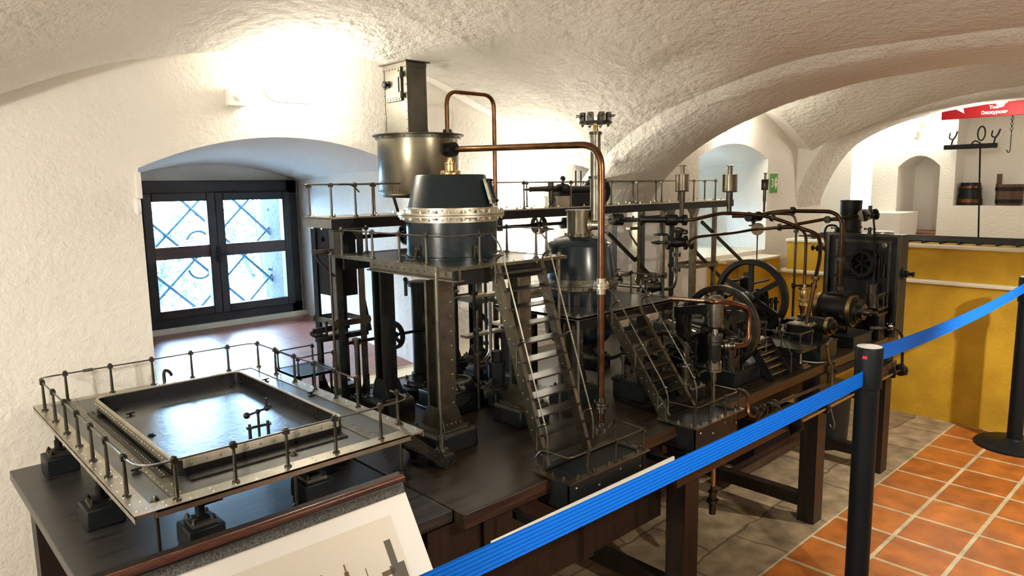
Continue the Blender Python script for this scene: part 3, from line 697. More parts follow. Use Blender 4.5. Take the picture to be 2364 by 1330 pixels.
pl = [(.390, y) for y in (2.548, 2.398, 2.254, 2.112, 1.969, 1.829, 1.678)]+[(x, 1.580) for x in (.465, .594, .722, .853, .988)]+[(1.093, y) for y in (1.655, 1.873, 2.008, 2.147, 2.292, 2.442, 2.592)]+[(x, 2.618) for x in (.989, .857, .726, .596, .465)]
for x, y in pl: inst('post', PM, pp, (x, y, PZ+.0015))
hz = PZ+.092
rail(pp, [(.390, 2.548, hz), (.390, 1.580, hz), (1.093, 1.580, hz), (1.093, 1.69, hz)], .0027, .06)
rail(pp, [(1.093, 1.873, hz), (1.093, 2.618, hz), (.390, 2.618, hz), (.390, 2.548, hz)], .0027, .05)
for p in ((.39, 1.99, hz), (.53, 2.618, hz)): mb = MB(); mb.cyl(V(p)+(V((0, -.014, 0)) if p[0] < .4 else V((-.014, 0, 0))), V(p)+(V((0, .014, 0)) if p[0] < .4 else V((.014, 0, 0))), .0055, 8); part('rail_sleeve', mb, 'steel', pp)
# pan
qx0, qx1, qy0, qy1, qz, qf, th = .503, .957, 1.715, 2.445, .968, .934, .006
def rrect(x0, x1, y0, y1, r, n=6):
    out = []
    for cx_, cy_, a in ((x1-r, y1-r, 0), (x0+r, y1-r, 90), (x0+r, y0+r, 180), (x1-r, y0+r, 270)):
        for k in range(n+1): t = radians(a+90*k/n); out.append((cx_+r*cos(t), cy_+r*sin(t)))
    return out
mb = MB(); outer = rrect(qx0, qx1, qy0, qy1, .03); inner = rrect(qx0+th, qx1-th, qy0+th, qy1-th, .025); n = len(outer)
for lst, z in ((outer, PZ), (outer, qz), (inner, qz), (inner, qf)): mb.v += [(x, y, z) for x, y in lst]
mb.f = [(a*n+i, a*n+(i+1) % n, (a+1)*n+(i+1) % n, (a+1)*n+i) for a in range(3) for i in range(n)]
for k in range(12): x = lerp(qx0+.04, qx1-.04, k/11); mb.rivet((x, qy0, qz-.011), (0, -1, 0), .0035)
for k in range(24): y = lerp(qy0+.03, qy1-.03, k/23); mb.rivet((qx1-th, y, qz-.012), (-1, 0, 0), .003); mb.rivet((qx0, y, qz-.010), (-1, 0, 0), .003)
pan = part('pan_wall', mb, 'black_iron', pp, 'black upright wall of the pan')
mb = MB(); mb.box(qx0+.02, qx1-.02, qy0-.0025, qy0, qz-.020, qz); mb.box(qx0-.0025, qx0, qy0+.02, qy1-.02, qz-.022, qz)
for k in range(12): mb.rivet((lerp(qx0+.04, qx1-.04, k/11), qy0-.0025, qz-.010), (0, -1, 0), .0035)
for k in range(30): mb.rivet((qx0-.0025, lerp(qy0+.03, qy1-.03, k/29), qz-.010), (-1, 0, 0), .003)
part('rivet_band', mb, 'bright_steel', pan, 'bright riveted band')
mb = MB(); mb.box(qx0-.026, qx0-.003, qy0+.02, qy1-.02, PZ+.001, PZ+.004)
for k in range(40): mb.rivet((qx0-.014, lerp(qy0+.03, qy1-.03, k/39), PZ+.004), (0, 0, 1), .003)
part('deck_angle', mb, 'dull_steel', pan)
mb = MB(); mb.v = [(x, y, qf) for x, y in inner]; mb.f = [tuple(range(n))]; part('pan_floor', mb, 'panfloor', pp, 'dark shiny pan bottom')
mb = MB(); mb.tube([(x, y, qz) for x, y in rrect(qx0+.003, qx1-.003, qy0+.003, qy1-.003, .028)], .0042, 6, True); part('pan_rim', mb, 'bright_steel', pan)
mb = MB(); mb.box(qx0+.02, qx1-.02, qy0-.05, qy0-.012, PZ, PZ+.004); edge_rivets(mb, (qx0+.03, qy0-.03, PZ+.004), (qx1-.03, qy0-.03, PZ+.004), 14); part('front_angle', mb, 'black_iron', pp)
for q in ((283, 920), (350, 1005), (620, 938), (531, 893), (270, 945)):
    p = onz(*q, qf); mb = MB(); mb.lathe(p.x, p.y, [(.011, qf), (.011, qf+.002), (.006, qf+.003), (.006, qf+.006)], 12); part('plug', mb, 'black_iron', pp)
for q in ((235, 966), (302, 962), (316, 1093), (368, 1082), (614, 882), (719, 913)):
    p = onz(*q, PZ); mb = MB(); mb.lathe(p.x, p.y, [(.011, PZ), (.011, PZ+.003), (.004, PZ+.004), (.004, PZ+.012)], 10); mb.bar((p.x-.012, p.y, PZ+.010), (p.x+.012, p.y+.004, PZ+.010), .005, .004); part('cleat', mb, 'black_iron', pp)
# stirrer valve stand inside the pan
p = onz(600, 1018, qf+.004); vs_ = part('valve_stand', MB().lathe(p.x, p.y, [(.014, qf), (.014, qf+.004), (.006, qf+.006), (.006, qf+.012), (.0035, qf+.013), (.0035, qf+.085)], 12), 'dull_steel', pp)
for s in (-1, 1):
    q = p+V((s*.024, s*-.002, 0)); mb = MB(); mb.lathe(q.x, q.y, [(.007, qf), (.007, qf+.003), (.0045, qf+.004), (.0045, qf+.042), (.008, qf+.043), (.008, qf+.047), (.004, qf+.048), (.004, qf+.056)], 10); part('pillar', mb, 'dull_steel', vs_)
mb = MB(); mb.bar(p+V((-.032, .002, .042)), p+V((.032, -.002, .042)), .008, .007); part('crossbar', mb, 'dull_steel', vs_)
mb = MB(); a = V((p.x, p.y, qf+.085)); mb.ball(a, .007); mb.cyl(a, a+V((-.026, .006, -.006)), .003, 6); mb.ball(a+V((-.028, .006, -.006)), .009); mb.cyl(a, a+V((.022, -.006, .006)), .003, 6); mb.ball(a+V((.022, -.006, .006)), .008); mb.cyl(a+V((.022, -.006, .006)), a+V((.022, -.006, .034)), .0035, 8); part('crank', mb, 'black_iron', vs_)
# swan neck spout at the rear
p = onz(380, 882, PZ); mb = MB(); mb.tube(spl([(p.x, p.y, PZ), (p.x, p.y, PZ+.03), (p.x+.006, p.y-.002, PZ+.042), (p.x+.018, p.y-.004, PZ+.034), (p.x+.024, p.y-.005, PZ+.02)], 5), .006, 8); part('spout', mb, 'dull_steel', pp)
# supports
for i, (cx_, cy_) in enumerate(((.40, 2.46), (.40, 1.985), (.545, 1.69), (.86, 1.735), (1.06, 2.46), (1.06, 1.985))):
    f = footing(pp, (cx_, cy_), (.044, .046), TZ-(.002 if cx_ < 1.07 else 0), TZ+.050, (.030, .030))
    mb = MB(); mb.lathe(cx_, cy_, [(.020, TZ+.06), (.020, TZ+.066), (.011, TZ+.068), (.011, TZ+.092), (.0075, TZ+.094), (.0075, PZ-.008)], 14); part('column', mb, 'iron' if i > 1 else 'black_iron', f)
for (a, b) in (((.545, 1.60), (.545, 2.6)), ((.86, 1.60), (.86, 2.6))):
    mb = MB(); mb.bar((a[0], a[1], PZ-.024), (b[0], b[1], PZ-.024), .05, .032); part('girder', mb, 'black_iron', pp, bevel=.002)
for q in ((373, 1316), (687, 1190), (928, 1108)):
    p = onz(*q, TZ); mb = MB(); mb.lathe(p.x, p.y, [(.018, TZ-.002), (.018, TZ+.004), (.009, TZ+.006), (.009, TZ+.024), (.011, TZ+.025), (.011, TZ+.03), (.0046, TZ+.031), (.0046, PZ-.016)], 12)
    mb.bolt((p.x, p.y, PZ), (0, 0, 1), .008, .008); mb.bolt((p.x+.02, p.y, TZ-.001), (0, 0, 1), .006, .008); part('support_rod', mb, 'dull_steel', pp)
# little stair at its right end
st = thing('pan_stair', 'short steel stair leading down from the pan platform to the table', 'model stair', (1.15, 1.7, TZ))
for y in (1.625, 1.79):
    mb = MB(); mb.bar((1.085, y, PZ-.02), (1.245, y, TZ+.006), .005, .030, (0, 0, 1)); mb.box(1.225, 1.275, y-.010, y+.010, TZ, TZ+.005); mb.bolt((1.262, y, TZ+.005)); edge_rivets(mb, (1.10, y-.0026, PZ-.035), (1.235, y-.0026, TZ+.015), 5, .003, (0, -1, 0)); part('stringer', mb, 'dull_steel', st)
for k in range(5):
    t = (k+.7)/5.6; x = lerp(1.09, 1.245, t); z = lerp(PZ-.02, TZ+.005, t); mb = MB(); mb.box(x-.013, x+.013, 1.628, 1.787, z-.002, z+.002); part('tread', mb, 'dull_steel', st)

# ================================================================ built-up columns
def column(parent, c, w, z0, z1, facew='dull_steel', fh=.055):
    """riveted box column on a black block"""
    f = footing(parent, c, (w*1.55, w*1.5), z0, z0+fh, (w*1.5, w*1.45))
    za = z0+fh+.008; mb = MB(); x, y = c
    for s in (-1, 1):
        mb.box(x-w*.62, x+w*.62, y+s*w*.5-.002, y+s*w*.5+.002, za, z1)      # face plates
        mb.box(x+s*w*.62-.004, x+s*w*.62, y-w*.5, y+w*.5, za, z1) if s > 0 else None
    mb.box(x-.004, x+.004, y-w*.5, y+w*.5, za, z1)
    for s in (-1, 1): mb.box(x-w*.62-.001, x-w*.62+.009, y+s*w*.5-.008, y+s*w*.5+.003, za, z1)
    nr = int((z1-za)/.045)
    for s in (-1, 1): edge_rivets(mb, (x+s*w*.45, y-w*.5-.002, za+.01), (x+s*w*.45, y-w*.5-.002, z1), nr, .0035, (0, -1, 0))
    col = part('column', mb, facew, parent, 'riveted steel column')
    mb = MB()
    for s in (-1, 1):
        q = [(x-w*.66, za), (x+w*1.12, za), (x+w*.98, za+.03), (x+w*.68, za+.07), (x-w*.66, za+.07)]
        mb.poly([(a, y+s*(w*.5+.002), b) for a, b in q], (0, s*.003, 0))
    q = [(y-w*1.1, za), (y+w*1.1, za), (y+w*.8, za+.05), (y+w*.5, za+.075), (y-w*.5, za+.075), (y-w*.8, za+.05)]
    mb.poly([(x-w*.64, a, b) for a, b in q], (-.003, 0, 0))
    for k in range(5): mb.rivet((lerp(x-w*.5, x+w*.9, k/4), y-w*.5-.005, za+.012), (0, -1, 0), .0035)
    part('gusset', mb, facew, col); return col

# ================================================================ 2 vessel platform
UX0, UX1, UY0, UY1, UZ = 1.284, 1.790, 1.635, 2.335, 1.362
up = thing('vessel_platform', 'tall railed steel platform on four columns under the conical vessel', 'model platform', (1.52, 1.98, TZ))
mb = MB(); mb.box(UX0+.004, UX1, UY0+.004, UY1, UZ-.006, UZ-.0005)
part('deck', mb, 'deck', up, 'dark deck plate')
for a in ((UX0, UX0+.035, UY0, UY1), (UX0+.035, UX1, UY0, UY0+.035), (UX1-.03, UX1, UY0+.035, UY1), (UX0+.035, UX1-.03, UY1-.03, UY1)):
    mb = MB(); mb.box(*a, UZ-.009, UZ+.001); lx, ly = a[1]-a[0], a[3]-a[2]
    if ly > lx: edge_rivets(mb, (a[0]+lx*.5, a[2], UZ+.001), (a[0]+lx*.5, a[3], UZ+.001), 15)
    else: edge_rivets(mb, (a[0], a[2]+ly*.5, UZ+.001), (a[1], a[2]+ly*.5, UZ+.001), 11)
    part('border_strip', mb, 'steel', up)
for x in (UX0+.042, UX1-.04):
    mb = MB(); ye = 2.14; mb.bar((x, UY0+.01, UZ-.025), (x, ye, UZ-.025), .008, .030); mb.bar((x, UY0+.01, UZ-.042), (x, ye, UZ-.042), .035, .005); edge_rivets(mb, (x-.004, UY0+.02, UZ-.025), (x-.004, ye-.01, UZ-.025), 13, .0035, (-1, 0, 0)); part('girder', mb, 'steel', up)
mb = MB(); mb.bar((UX0+.03, UY0+.025, UZ-.034), (UX1-.04, UY0+.025, UZ-.034), .012, .045); part('girder', mb, 'iron', up)
mb = MB(); mb.bar((UX0+.03, UY1-.03, UZ-.034), (UX1-.04, UY1-.03, UZ-.034), .012, .045); part('girder', mb, 'iron', up)
cA = onz(1021, 1003, TZ+.055); 
cA = ony(1017, 820, 1.785); cB = ony(890, 790, 2.20); cC = ony(1202, 820, 1.785)
column(up, (cA.x, 1.785), .054, TZ, UZ-.052, 'steel')
column(up, (cB.x, 2.20), .048, TZ, UZ-.052, 'iron')
column(up, (cC.x, 1.785), .048, TZ, UZ-.052, 'steel')
column(up, (cC.x, 2.20), .048, TZ, UZ-.052, 'iron')
upl = [(1.290, 2.27), (1.290, 2.067), (1.285, 1.90), (1.283, 1.752), (1.419, 1.660), (1.420, 2.315), (1.755, 1.90), (1.755, 1.70), (1.66, 1.655)]
for x, y in upl: inst('post', PM, up, (x, y, UZ+.001))
h = UZ+.092
rail(up, [(1.42, 2.315, h), (1.290, 2.315, h), (1.287, 2.1, h), (1.283, 1.66, h), (1.48, 1.660, h)], .0026, .05)
rail(up, [(1.66, 1.655, h), (1.755, 1.655, h), (1.755, 1.95, h)], .0026, .02)
# corner support rod standing on its own small block
f = footing(up, (1.250, 1.662), (.031, .032), TZ, TZ+.03, (.028, .028))
mb = MB(); mb.lathe(1.250, 1.662, [(.020, TZ+.043), (.020, TZ+.048), (.010, TZ+.049), (.010, TZ+.082), (.012, TZ+.083), (.012, TZ+.088), (.0052, TZ+.089), (.0052, UZ-.008)], 12); mb.box(1.240, 1.290, 1.645, 1.675, UZ-.008, UZ-.003); mb.bolt((1.250, 1.662, UZ-.003), (0, 0, 1), .007, .01); part('support_rod', mb, 'steel', f)
p = onz(787, 905, TZ); mb = MB(); mb.cyl((1.268, 2.32, TZ), (1.268, 2.32, UZ), .005, 8); mb.bolt((1.275, 2.322, UZ+.001), (0, 0, 1), .008, .01); part('support_rod', mb, 'edgewood', up)
mb = MB(); mb.cyl((UX1-.02, UY0+.02, TZ), (UX1-.02, UY0+.02, UZ), .005, 8); mb.bolt((UX1-.02, UY0+.02, UZ+.001), (0, 0, 1), .008, .01); part('support_rod', mb, 'steel', up)

def stair(name, label, x0, x1, yb, yt, z0, z1, n, ext=.0):
    t = thing(name, label, 'model stair', ((x0+x1)/2, yb, z0))
    d = V((0, yt-yb, z1-z0)).normalized(); nrm = V((0, -d.z, d.y))
    for x in (x0, x1):
        mb = MB(); mb.bar((x, yb, z0+.006), (x, yt, z1), .004, .040, nrm); mb.bar((x+(.008 if x == x0 else -.008), yb, z0+.006)+0*V((0,0,0)) if 0 else (x+(.006 if x == x0 else -.006), yb-.018, z0+.012), (x+(.006 if x == x0 else -.006), yt-.018, z1+.004), .012, .003, nrm)
        mb.box(x-.012, x+.012, yb-.022, yb+.022, z0, z0+.005)
        a = V((x-.002, yb, z0+.006)); b = V((x-.002, yt, z1))
        for k in range(n):
            q = a.lerp(b, (k+.6)/n); mb.rivet(q+nrm*.008, (-1, 0, 0), .0035); mb.rivet(q-nrm*.008+d*.02, (-1, 0, 0), .0035)
        part('stringer', mb, 'steel', t)
    tm = meshdata('tread', MB().box(-(x1-x0)/2+.002, (x1-x0)/2-.002, -.026, .026, -.0025, .0025), 'dull_steel'); fixn(tm)
    for k in range(n):
        q = (k+.75)/(n+.2); inst('tread', tm, t, ((x0+x1)/2, lerp(yb, yt, q)-.004, lerp(z0+.006, z1, q)))
    for x in (x0-.004, x1+.004):
        for q in (.10, .50, .93):
            y = lerp(yb, yt, q); z = lerp(z0, z1, q); mb = MB()
            mb.tube(fil([(x, y, z-.01), (x, y-.0, z+.062), (x+.0, y-.030, z+.080)], .014), .0034, 6); mb.ball((x, y-.032, z+.080), .006, 8, 5); part('rail_post', mb, 'steel', t)
        mb = MB(); o = V((x, -.032, .080)); a = V((0, yb, z0)); b = V((0, yt, z1))
        mb.tube(fil([a.lerp(b, .10)+o+V((0, -.012, -.095)), a.lerp(b, .10)+o+V((0, -.012, -.03)), a.lerp(b, .13)+o, a.lerp(b, .98)+o, a.lerp(b, 1.0)+o+V((0, .03, .015))], .03), .0026, 6); part('handrail', mb, 'steel', t)
    return t
stair('steep_stair', 'tall steep steel stair climbing to the conical vessel platform', 1.440, 1.638, 1.415, 1.622, TZ, UZ-.004, 11)

# ================================================================ 3 conical vessel
q = ony(1045, 590, 1.955); VX, VY = q.x, q.y
ve = thing('conical_vessel', 'large dark blue-black vessel with conical top and bolted flange', 'model vessel', (VX, VY, UZ))
R = .158
mb = MB(); mb.lathe(VX, VY, [(R+.006, UZ), (R+.006, UZ+.006), (R, UZ+.008), (R, 1.488)], 48); part('shell', mb, 'enamel', ve)
mb = MB(); mb.lathe(VX, VY, [(R+.002, 1.484), (R+.004, 1.484), (R+.004, 1.500), (R+.026, 1.5005), (R+.026, 1.507), (R+.020, 1.508), (R+.026, 1.509), (R+.026, 1.515), (R+.004, 1.5155), (R+.004, 1.532), (R-.01, 1.533)], 48)
for k in range(22):
    t = 2*pi*k/22; c, s = cos(t), sin(t); px_, py_ = VX+(R+.017)*c, VY+(R+.017)*s; mb.bolt((px_, py_, 1.514), (0, 0, 1), .0055, .010); mb.bolt((px_, py_, 1.501), (0, 0, -1), .0055, .008)
    t += pi/22; c, s = cos(t), sin(t)
    for z in (1.492, 1.524): mb.rivet((VX+(R+.004)*c, VY+(R+.004)*s, z), (c, s, 0), .004)
part('flange', mb, 'bright_steel', ve, 'bright bolted flange ring')
mb = MB(); mb.lathe(VX, VY, [(R-.002, 1.528), (R-.008, 1.535), (.124, 1.638), (.121, 1.642), (.02, 1.643)], 48); part('cone', mb, 'enamel', ve)
mb = MB(); mb.lathe(VX, VY, [(.036, 1.642), (.036, 1.649), (.024, 1.650), (.018, 1.655), (.018, 1.678), (.020, 1.68), (.020, 1.685), (.013, 1.686), (.013, 1.692), (.009, 1.693), (.009, 1.700)], 18)
bolts(mb, [(VX+.030*cos(k*pi/4), VY+.030*sin(k*pi/4), 1.648) for k in range(8)], .004, .008); part('top_valve', mb, 'brass', ve)
# inspection frame on the cone
az = atan2(-.683*.95+.3*-.73, .73*.95-.3*.683); e = V((cos(az), sin(az), 0)); s = V((-sin(az), cos(az), 0)); sl = V((0, 0, .11))-e*.031; sl = sl.normalized(); nn = e*.11+V((0, 0, .031)); nn.normalize()
c = V((VX, VY, 1.585))+e*(.141+.004); mb = MB()
for sgn in (-1, 1): mb.bar(c+s*sgn*.022-sl*.040, c+s*sgn*.022+sl*.040, .014, .010, nn); mb.bar(c+sl*sgn*.036-s*.029, c+sl*sgn*.036+s*.029, .014, .010, nn)
for a in (-1, 1):
    for b in (-1, 1): mb.bolt(c+s*a*.022+sl*b*.036+nn*.004, nn, .005, .008)
hf = part('inspection_frame', mb, 'dull_steel', ve, 'steel inspection window frame'); mb = MB(); mb.bar(c-sl*.03, c+sl*.03, .030, .004, nn); part('inspection_glass', mb, 'black_iron', hf)
for px_, py_ in ((958, 580), (1116, 580), (1140, 560), (945, 560)):
    d = (onz(px_, 600, UZ)-V((VX, VY, UZ))).normalized() if px_ < 1130 and px_ > 950 else V((cos(.6), sin(.6), 0)) if px_ > 1100 else V((-.5, .86, 0))
    d.z = 0; d.normalize(); sd = V((-d.y, d.x, 0)); b = V((VX, VY, UZ))+d*(R+.002); mb = MB()
    mb.bar(b+V((0, 0, .0)), b+V((0, 0, .045)), .026, .004, d); mb.poly([b+sd*.004, b+d*.018+sd*.004, b+d*.014+V((0, 0, .012))+sd*.004, b+V((0, 0, .044))+sd*.004], sd*-.008); mb.bar(b, b+d*.04, .034, .004, (0, 0, 1))
    for i in (-1, 0, 1): mb.rivet(b+V((0, 0, .022+i*.013))+sd*(.007*(1 if i else 0))+d*.002, d, .0032); mb.rivet(b+V((0, 0, .022+i*.013))-sd*.007+d*.002, d, .0032)
    part('bracket_foot', mb, 'dull_steel', ve, 'riveted bracket')

# ================================================================ 4 hopper with chute box
q = ony(968, 380, 2.42); HX, HY = q.x, q.y
hp = thing('round_hopper', 'bright round tin hopper with a square chute box on its lid', 'model hopper', (HX, HY, 1.50))
mb = MB(); mb.lathe(HX, HY, [(.162, 1.572), (.166, 1.578), (.168, 1.80)], 48); edge = [(HX+.168*cos(2*pi*k/60), HY+.168*sin(2*pi*k/60), 1.588) for k in range(60)]
for p in edge: mb.rivet(p, (p[0]-HX, p[1]-HY, 0), .0035)
part('drum', mb, 'tin', hp)
mb = MB(); mb.lathe(HX, HY, [(.05, 1.558), (.145, 1.562), (.160, 1.572)], 48); mb.lathe(HX, HY, [(.05, 1.53), (.05, 1.56)], 20); part('drum_bottom', mb, 'dull_steel', hp)
mb = MB(); mb.lathe(HX, HY, [(.170, 1.793), (.172, 1.793), (.172, 1.806), (.186, 1.807), (.187, 1.812), (.02, 1.816)], 48)
for k in range(20): t = 2*pi*k/20; mb.rivet((HX+.172*cos(t), HY+.172*sin(t), 1.80), (cos(t), sin(t), 0), .0035)
part('lid', mb, 'dull_steel', hp)
for k in range(4): t = pi/4+k*pi/2; mb = MB(); mb.bar((HX+.1*cos(t), HY+.085*sin(t), 1.4985), (HX+.12*cos(t), HY+.10*sin(t), 1.565), .012, .012); part('leg', mb, 'black_iron', hp)
bx, by = HX-.035, HY+.035; w0, w1, bz0, bz1 = .046, .082, 1.815, 2.092
mb = MB(); mb.box(bx-w0, bx+w0, by-w1, by+w1, bz0, bz1)
for sx in (-1, 1):
    for sy in (-1, 1):
        mb.box(bx+sx*w0-.008 if sx > 0 else bx-w0-.002, bx+w0+.002 if sx > 0 else bx-w0+.008, by+sy*w1-.010 if sy > 0 else by-w1-.002, by+w1+.002 if sy > 0 else by-w1+.010, bz0, bz1)
for z in (bz0+.01, bz1-.01): mb.box(bx-w0-.003, bx+w0+.003, by-w1-.003, by+w1+.003, z-.008, z+.008)
for z in lin(bz0+.02, bz1-.02, 7): 
    for y in (-1, 1): mb.rivet((bx-w0-.002, by+y*(w1-.005), z), (-1, 0, 0), .0028)
    mb.rivet((bx-w0+.004, by-w1-.002, z), (0, -1, 0), .0028)
cb = part('chute_box', mb, 'dull_tin', hp)
mb = MB(); mb.box(bx-w0-.014, bx+w0+.014, by-w1-.014, by+w1+.014, bz1, bz1+.005); part('top_plate', mb, 'dull_steel', cb)
mb = MB(); dx = bx-w0-.003; mb.box(dx-.006, dx, by-.052, by+.056, 1.945, 2.075); mb.box(dx-.010, dx-.004, by-.040, by+.044, 1.957, 2.063)
for z in (1.965, 2.045): mb.box(dx-.014, dx-.002, by-.066, by-.046, z-.010, z+.010); mb.cyl((dx-.014, by-.062, z-.014), (dx-.014, by-.062, z+.014), .004, 8)
for z in (1.951, 2.069): edge_rivets(mb, (dx-.006, by-.05, z), (dx-.006, by+.054, z), 5, .003, (-1, 0, 0))
dr = part('chute_door', mb, 'dull_tin', cb, 'hinged inspection door')
mb = MB(); kz = 2.012; mb.rev((dx-.009, by+.030, kz), (-1, 0, 0), [(.016, 0), (.016, .003), (.005, .004), (.005, .014), (.013, .015), (.014, .022), (.008, .026)], 14); mb.bar((dx-.012, by+.028, kz), (dx-.012, by+.05, kz-.016), .006, .004); part('door_knob', mb, 'black_iron', dr)
# bent pipe on the lid
p = V((HX+.085, HY-.085, 1.814)); zt = at(1080, 212, (p-C0).dot(FX)).z; xr = ony(1141, 300, p.y).x
t = thing('arched_copper_pipe', 'thin copper pipe arching from the hopper lid down behind the vessel', 'pipe', p)
mb = MB(); mb.tube(fil([p, (p.x, p.y, zt), (xr, p.y, zt), (xr, p.y, 1.498)], .055, 8), .0092, 10); part('tube', mb, 'copper', t)
mb = MB(); mb.rev(p, (0, 0, 1), [(.024, 0), (.024, .006), (.013, .007), (.013, .02)], 14); bolts(mb, [p+V((.019*cos(a), .019*sin(a), .006)) for a in (0, 1.57, 3.14, 4.71)], .004, .012); part('flange', mb, 'dull_steel', t)

# big copper pipe from the hopper to the table
fx, fy = onz(1387, 988, TZ).x, onz(1387, 988, TZ).y
o_ = (V((fx, fy, 0))-V((HX, HY, 0))).normalized(); ps = V((HX, HY, 1.747))+o_*.163
t = thing('long_copper_pipe', 'thick copper pipe running from the hopper and down to the table front', 'pipe', (fx, fy, TZ))
mb = MB(); mb.tube(fil([ps+o_*.03, (fx, fy, 1.732), (fx, fy, TZ+.01)], .085, 10), .0118, 12); part('tube', mb, 'copper', t)
mb = MB(); mb.rev(ps, o_, [(.026, 0), (.026, .012), (.020, .013), (.020, .03), (.028, .031), (.028, .038), (.024, .039), (.028, .040), (.028, .047), (.014, .048), (.014, .062)], 18); part('socket', mb, 'iron', t)
mb = MB(); mb.lathe(fx, fy, [(.036, TZ), (.036, TZ+.007), (.016, TZ+.009), (.016, TZ+.02)], 24); bolts(mb, [(fx+.027*cos(a*pi/3), fy+.027*sin(a*pi/3), TZ+.007) for a in range(6)], .005, .010); part('foot_flange', mb, 'steel', t, 'bolted foot flange')
z1 = onz(1387, 940, 0).z
def zon(x, y, py):
    lo, hi = 0, 2.5
    for _ in range(50):
        mm = (lo+hi)/2; d = V((x, y, mm))-C0; q = 665-F*d.dot(UX)/d.dot(FX)
        if q > py: lo = mm
        else: hi = mm
    return mm
for py_, m_ in ((934, 'steel'), (660, 'bright_steel')):
    z = zon(fx, fy, py_); mb = MB(); mb.lathe(fx, fy, [(.015, z-.028), (.015, z-.010), (.027, z-.009), (.027, z-.002), (.022, z-.001), (.022, z+.001), (.027, z+.002), (.027, z+.009), (.015, z+.010), (.015, z+.026)], 18)
    bolts(mb, [(fx+.021*cos(a*pi/3), fy+.021*sin(a*pi/3), z+.009) for a in range(6)], .0038, .006); part('pipe_flange', mb, m_, t)
def dep(p): return (V(p)-C0).dot(FX)
def pipe(name, label, pts, r, m='copper', rad=.05, flanges=(), valves=(), n=10, grp=None, cat='pipe', caps=()):
    """pipe along pts; flanges/valves at room points with direction"""
    t = thing(name, label, cat, pts[-1], grp)
    mb = MB(); mb.tube(fil(pts, rad, 7), r, n); part('tube', mb, m, t)
    for p, ax in flanges:
        mb = MB(); mb.flange(p, ax, r*2.1, r*.55, 6); part('flange', mb, 'dull_steel', t)
    for p, ax, up, s in valves:
        mb = MB(); mb.valve(p, ax, r*1.3*s, r*5.2*s, up); part('valve', mb, 'iron', t)
    return t

# ================================================================ 5 high walkway along the back
wk = thing('high_walkway', 'long railed steel walkway on lattice towers along the back of the model', 'model walkway', (2.7, 2.44, TZ))
KX0, KX1, KY0, KY1, KZ = 1.285, 4.125, 2.335, 2.545, 1.497
mb = MB(); mb.box(KX0, KX1, KY0, KY1, KZ-.006, KZ)
bolts(mb, [(x, KY0+.02, KZ) for x in lin(KX0+.03, KX1-.03, 30)]+[(x, KY1-.02, KZ) for x in lin(KX0+.03, KX1-.03, 30)], .0048, .008)
part('deck', mb, 'bright_steel', wk, 'bright bolted deck strip')
mb = MB(); mb.box(KX0+.003, KX1, KY0+.003, KY0+.010, KZ-.040, KZ-.006); mb.box(KX0+.003, KX1, KY0+.003, KY0+.03, KZ-.044, KZ-.040); mb.box(KX0+.003, KX1, KY1-.01, KY1-.003, KZ-.040, KZ-.006)
part('side_channel', mb, 'black_iron', wk)
mb = MB(); mb.box(KX0, KX0+.004, KY0, KY1, KZ-.040, KZ-.004); bolts(mb, [(KX0+.02, y, KZ-.04) for y in (2.37, 2.44, 2.51)], .004, .007, (0, 0, -1)); part('end_plate', mb, 'bright_steel', wk)
PW = post_mesh(.124, .0042)
for x in (1.30, 1.40, 1.475, 2.28, 2.60, 2.91, 3.13, 3.356, 3.68, 3.92): inst('post', PW, wk, (x, KY0+.012, KZ))
for x in (1.31, 1.60, 2.05, 2.48, 2.9, 3.34, 3.564, 3.80, 4.10): inst('post', PW, wk, (x, KY1-.012, KZ))
rail(wk, [(1.215, KY0+.012, KZ+.120), (3.93, KY0+.012, KZ+.120)], .0032); rail(wk, [(1.29, KY1-.012, KZ+.120), (4.11, KY1-.012, KZ+.120)], .0032)
mb = MB(); mb.tube(spl([(1.33, KY0+.012, KZ+.12), (1.38, KY0+.0, KZ+.116), (1.405, KY0-.01, KZ+.09)], 5), .0028, 6); part('loose_rod', mb, 'black_iron', wk)
def tower(x0, x1, zs, mats=('bright_steel', 'black_iron')):
    for i, x in enumerate((x0, x1)):
        for j, y in enumerate((KY0+.015, KY1-.02)):
            mb = MB(); w = .026
            sx = 1 if i == 0 else -1; sy = 1 if j == 0 else -1
            mb.box(min(x, x+sx*w), max(x, x+sx*w), y-.0015, y+.0015, TZ+.085, KZ-.044); mb.box(x-.0015, x+.0015, min(y, y+sy*w*1.3), max(y, y+sy*w*1.3), TZ+.085, KZ-.044)
            mb.poly([(x-.002, y, KZ-.045), (x+sx*.05, y, KZ-.045), (x+sx*.018, y, KZ-.10), (x-.002, y, KZ-.10)], (0, -.002, 0))
            lg = part('tower_leg', mb, 'steel' if j == 0 else 'black_iron', wk)
            f = MB(); f.frustum((x, y), (.045, .045), (.043, .043), TZ, TZ+.04); g = part('footing', f, 'block', lg, 'black block', bevel=.003)
            f = MB(); f.frustum((x, y), (.038, .038), (.036, .036), TZ+.04, TZ+.05); f.poly([(x-sx*.002, y, TZ+.05), (x+sx*.04, y, TZ+.05), (x+sx*.016, y, TZ+.12), (x-sx*.002, y, TZ+.12)], (0, -.003, 0)); bolts(f, [(x+a*.026, y+b*.026, TZ+.05) for a in (-1, 1) for b in (-1, 1)], .005, .009); part('base_plate', f, 'dull_steel', g)
    for z in zs:
        mb = MB()
        for y in (KY0+.012, KY1-.02): mb.bar((x0-.01, y, z), (x1+.01, y, z), .003, .022)
        for x in (x0, x1): mb.bar((x, KY0+.01, z), (x, KY1-.02, z), .003, .022)
        for x in (x0, x1): mb.ring((x, KY0+.011, z), (0, 1, 0), .001, .020, .003, 14)
        part('tower_stretcher', mb, 'steel', wk)
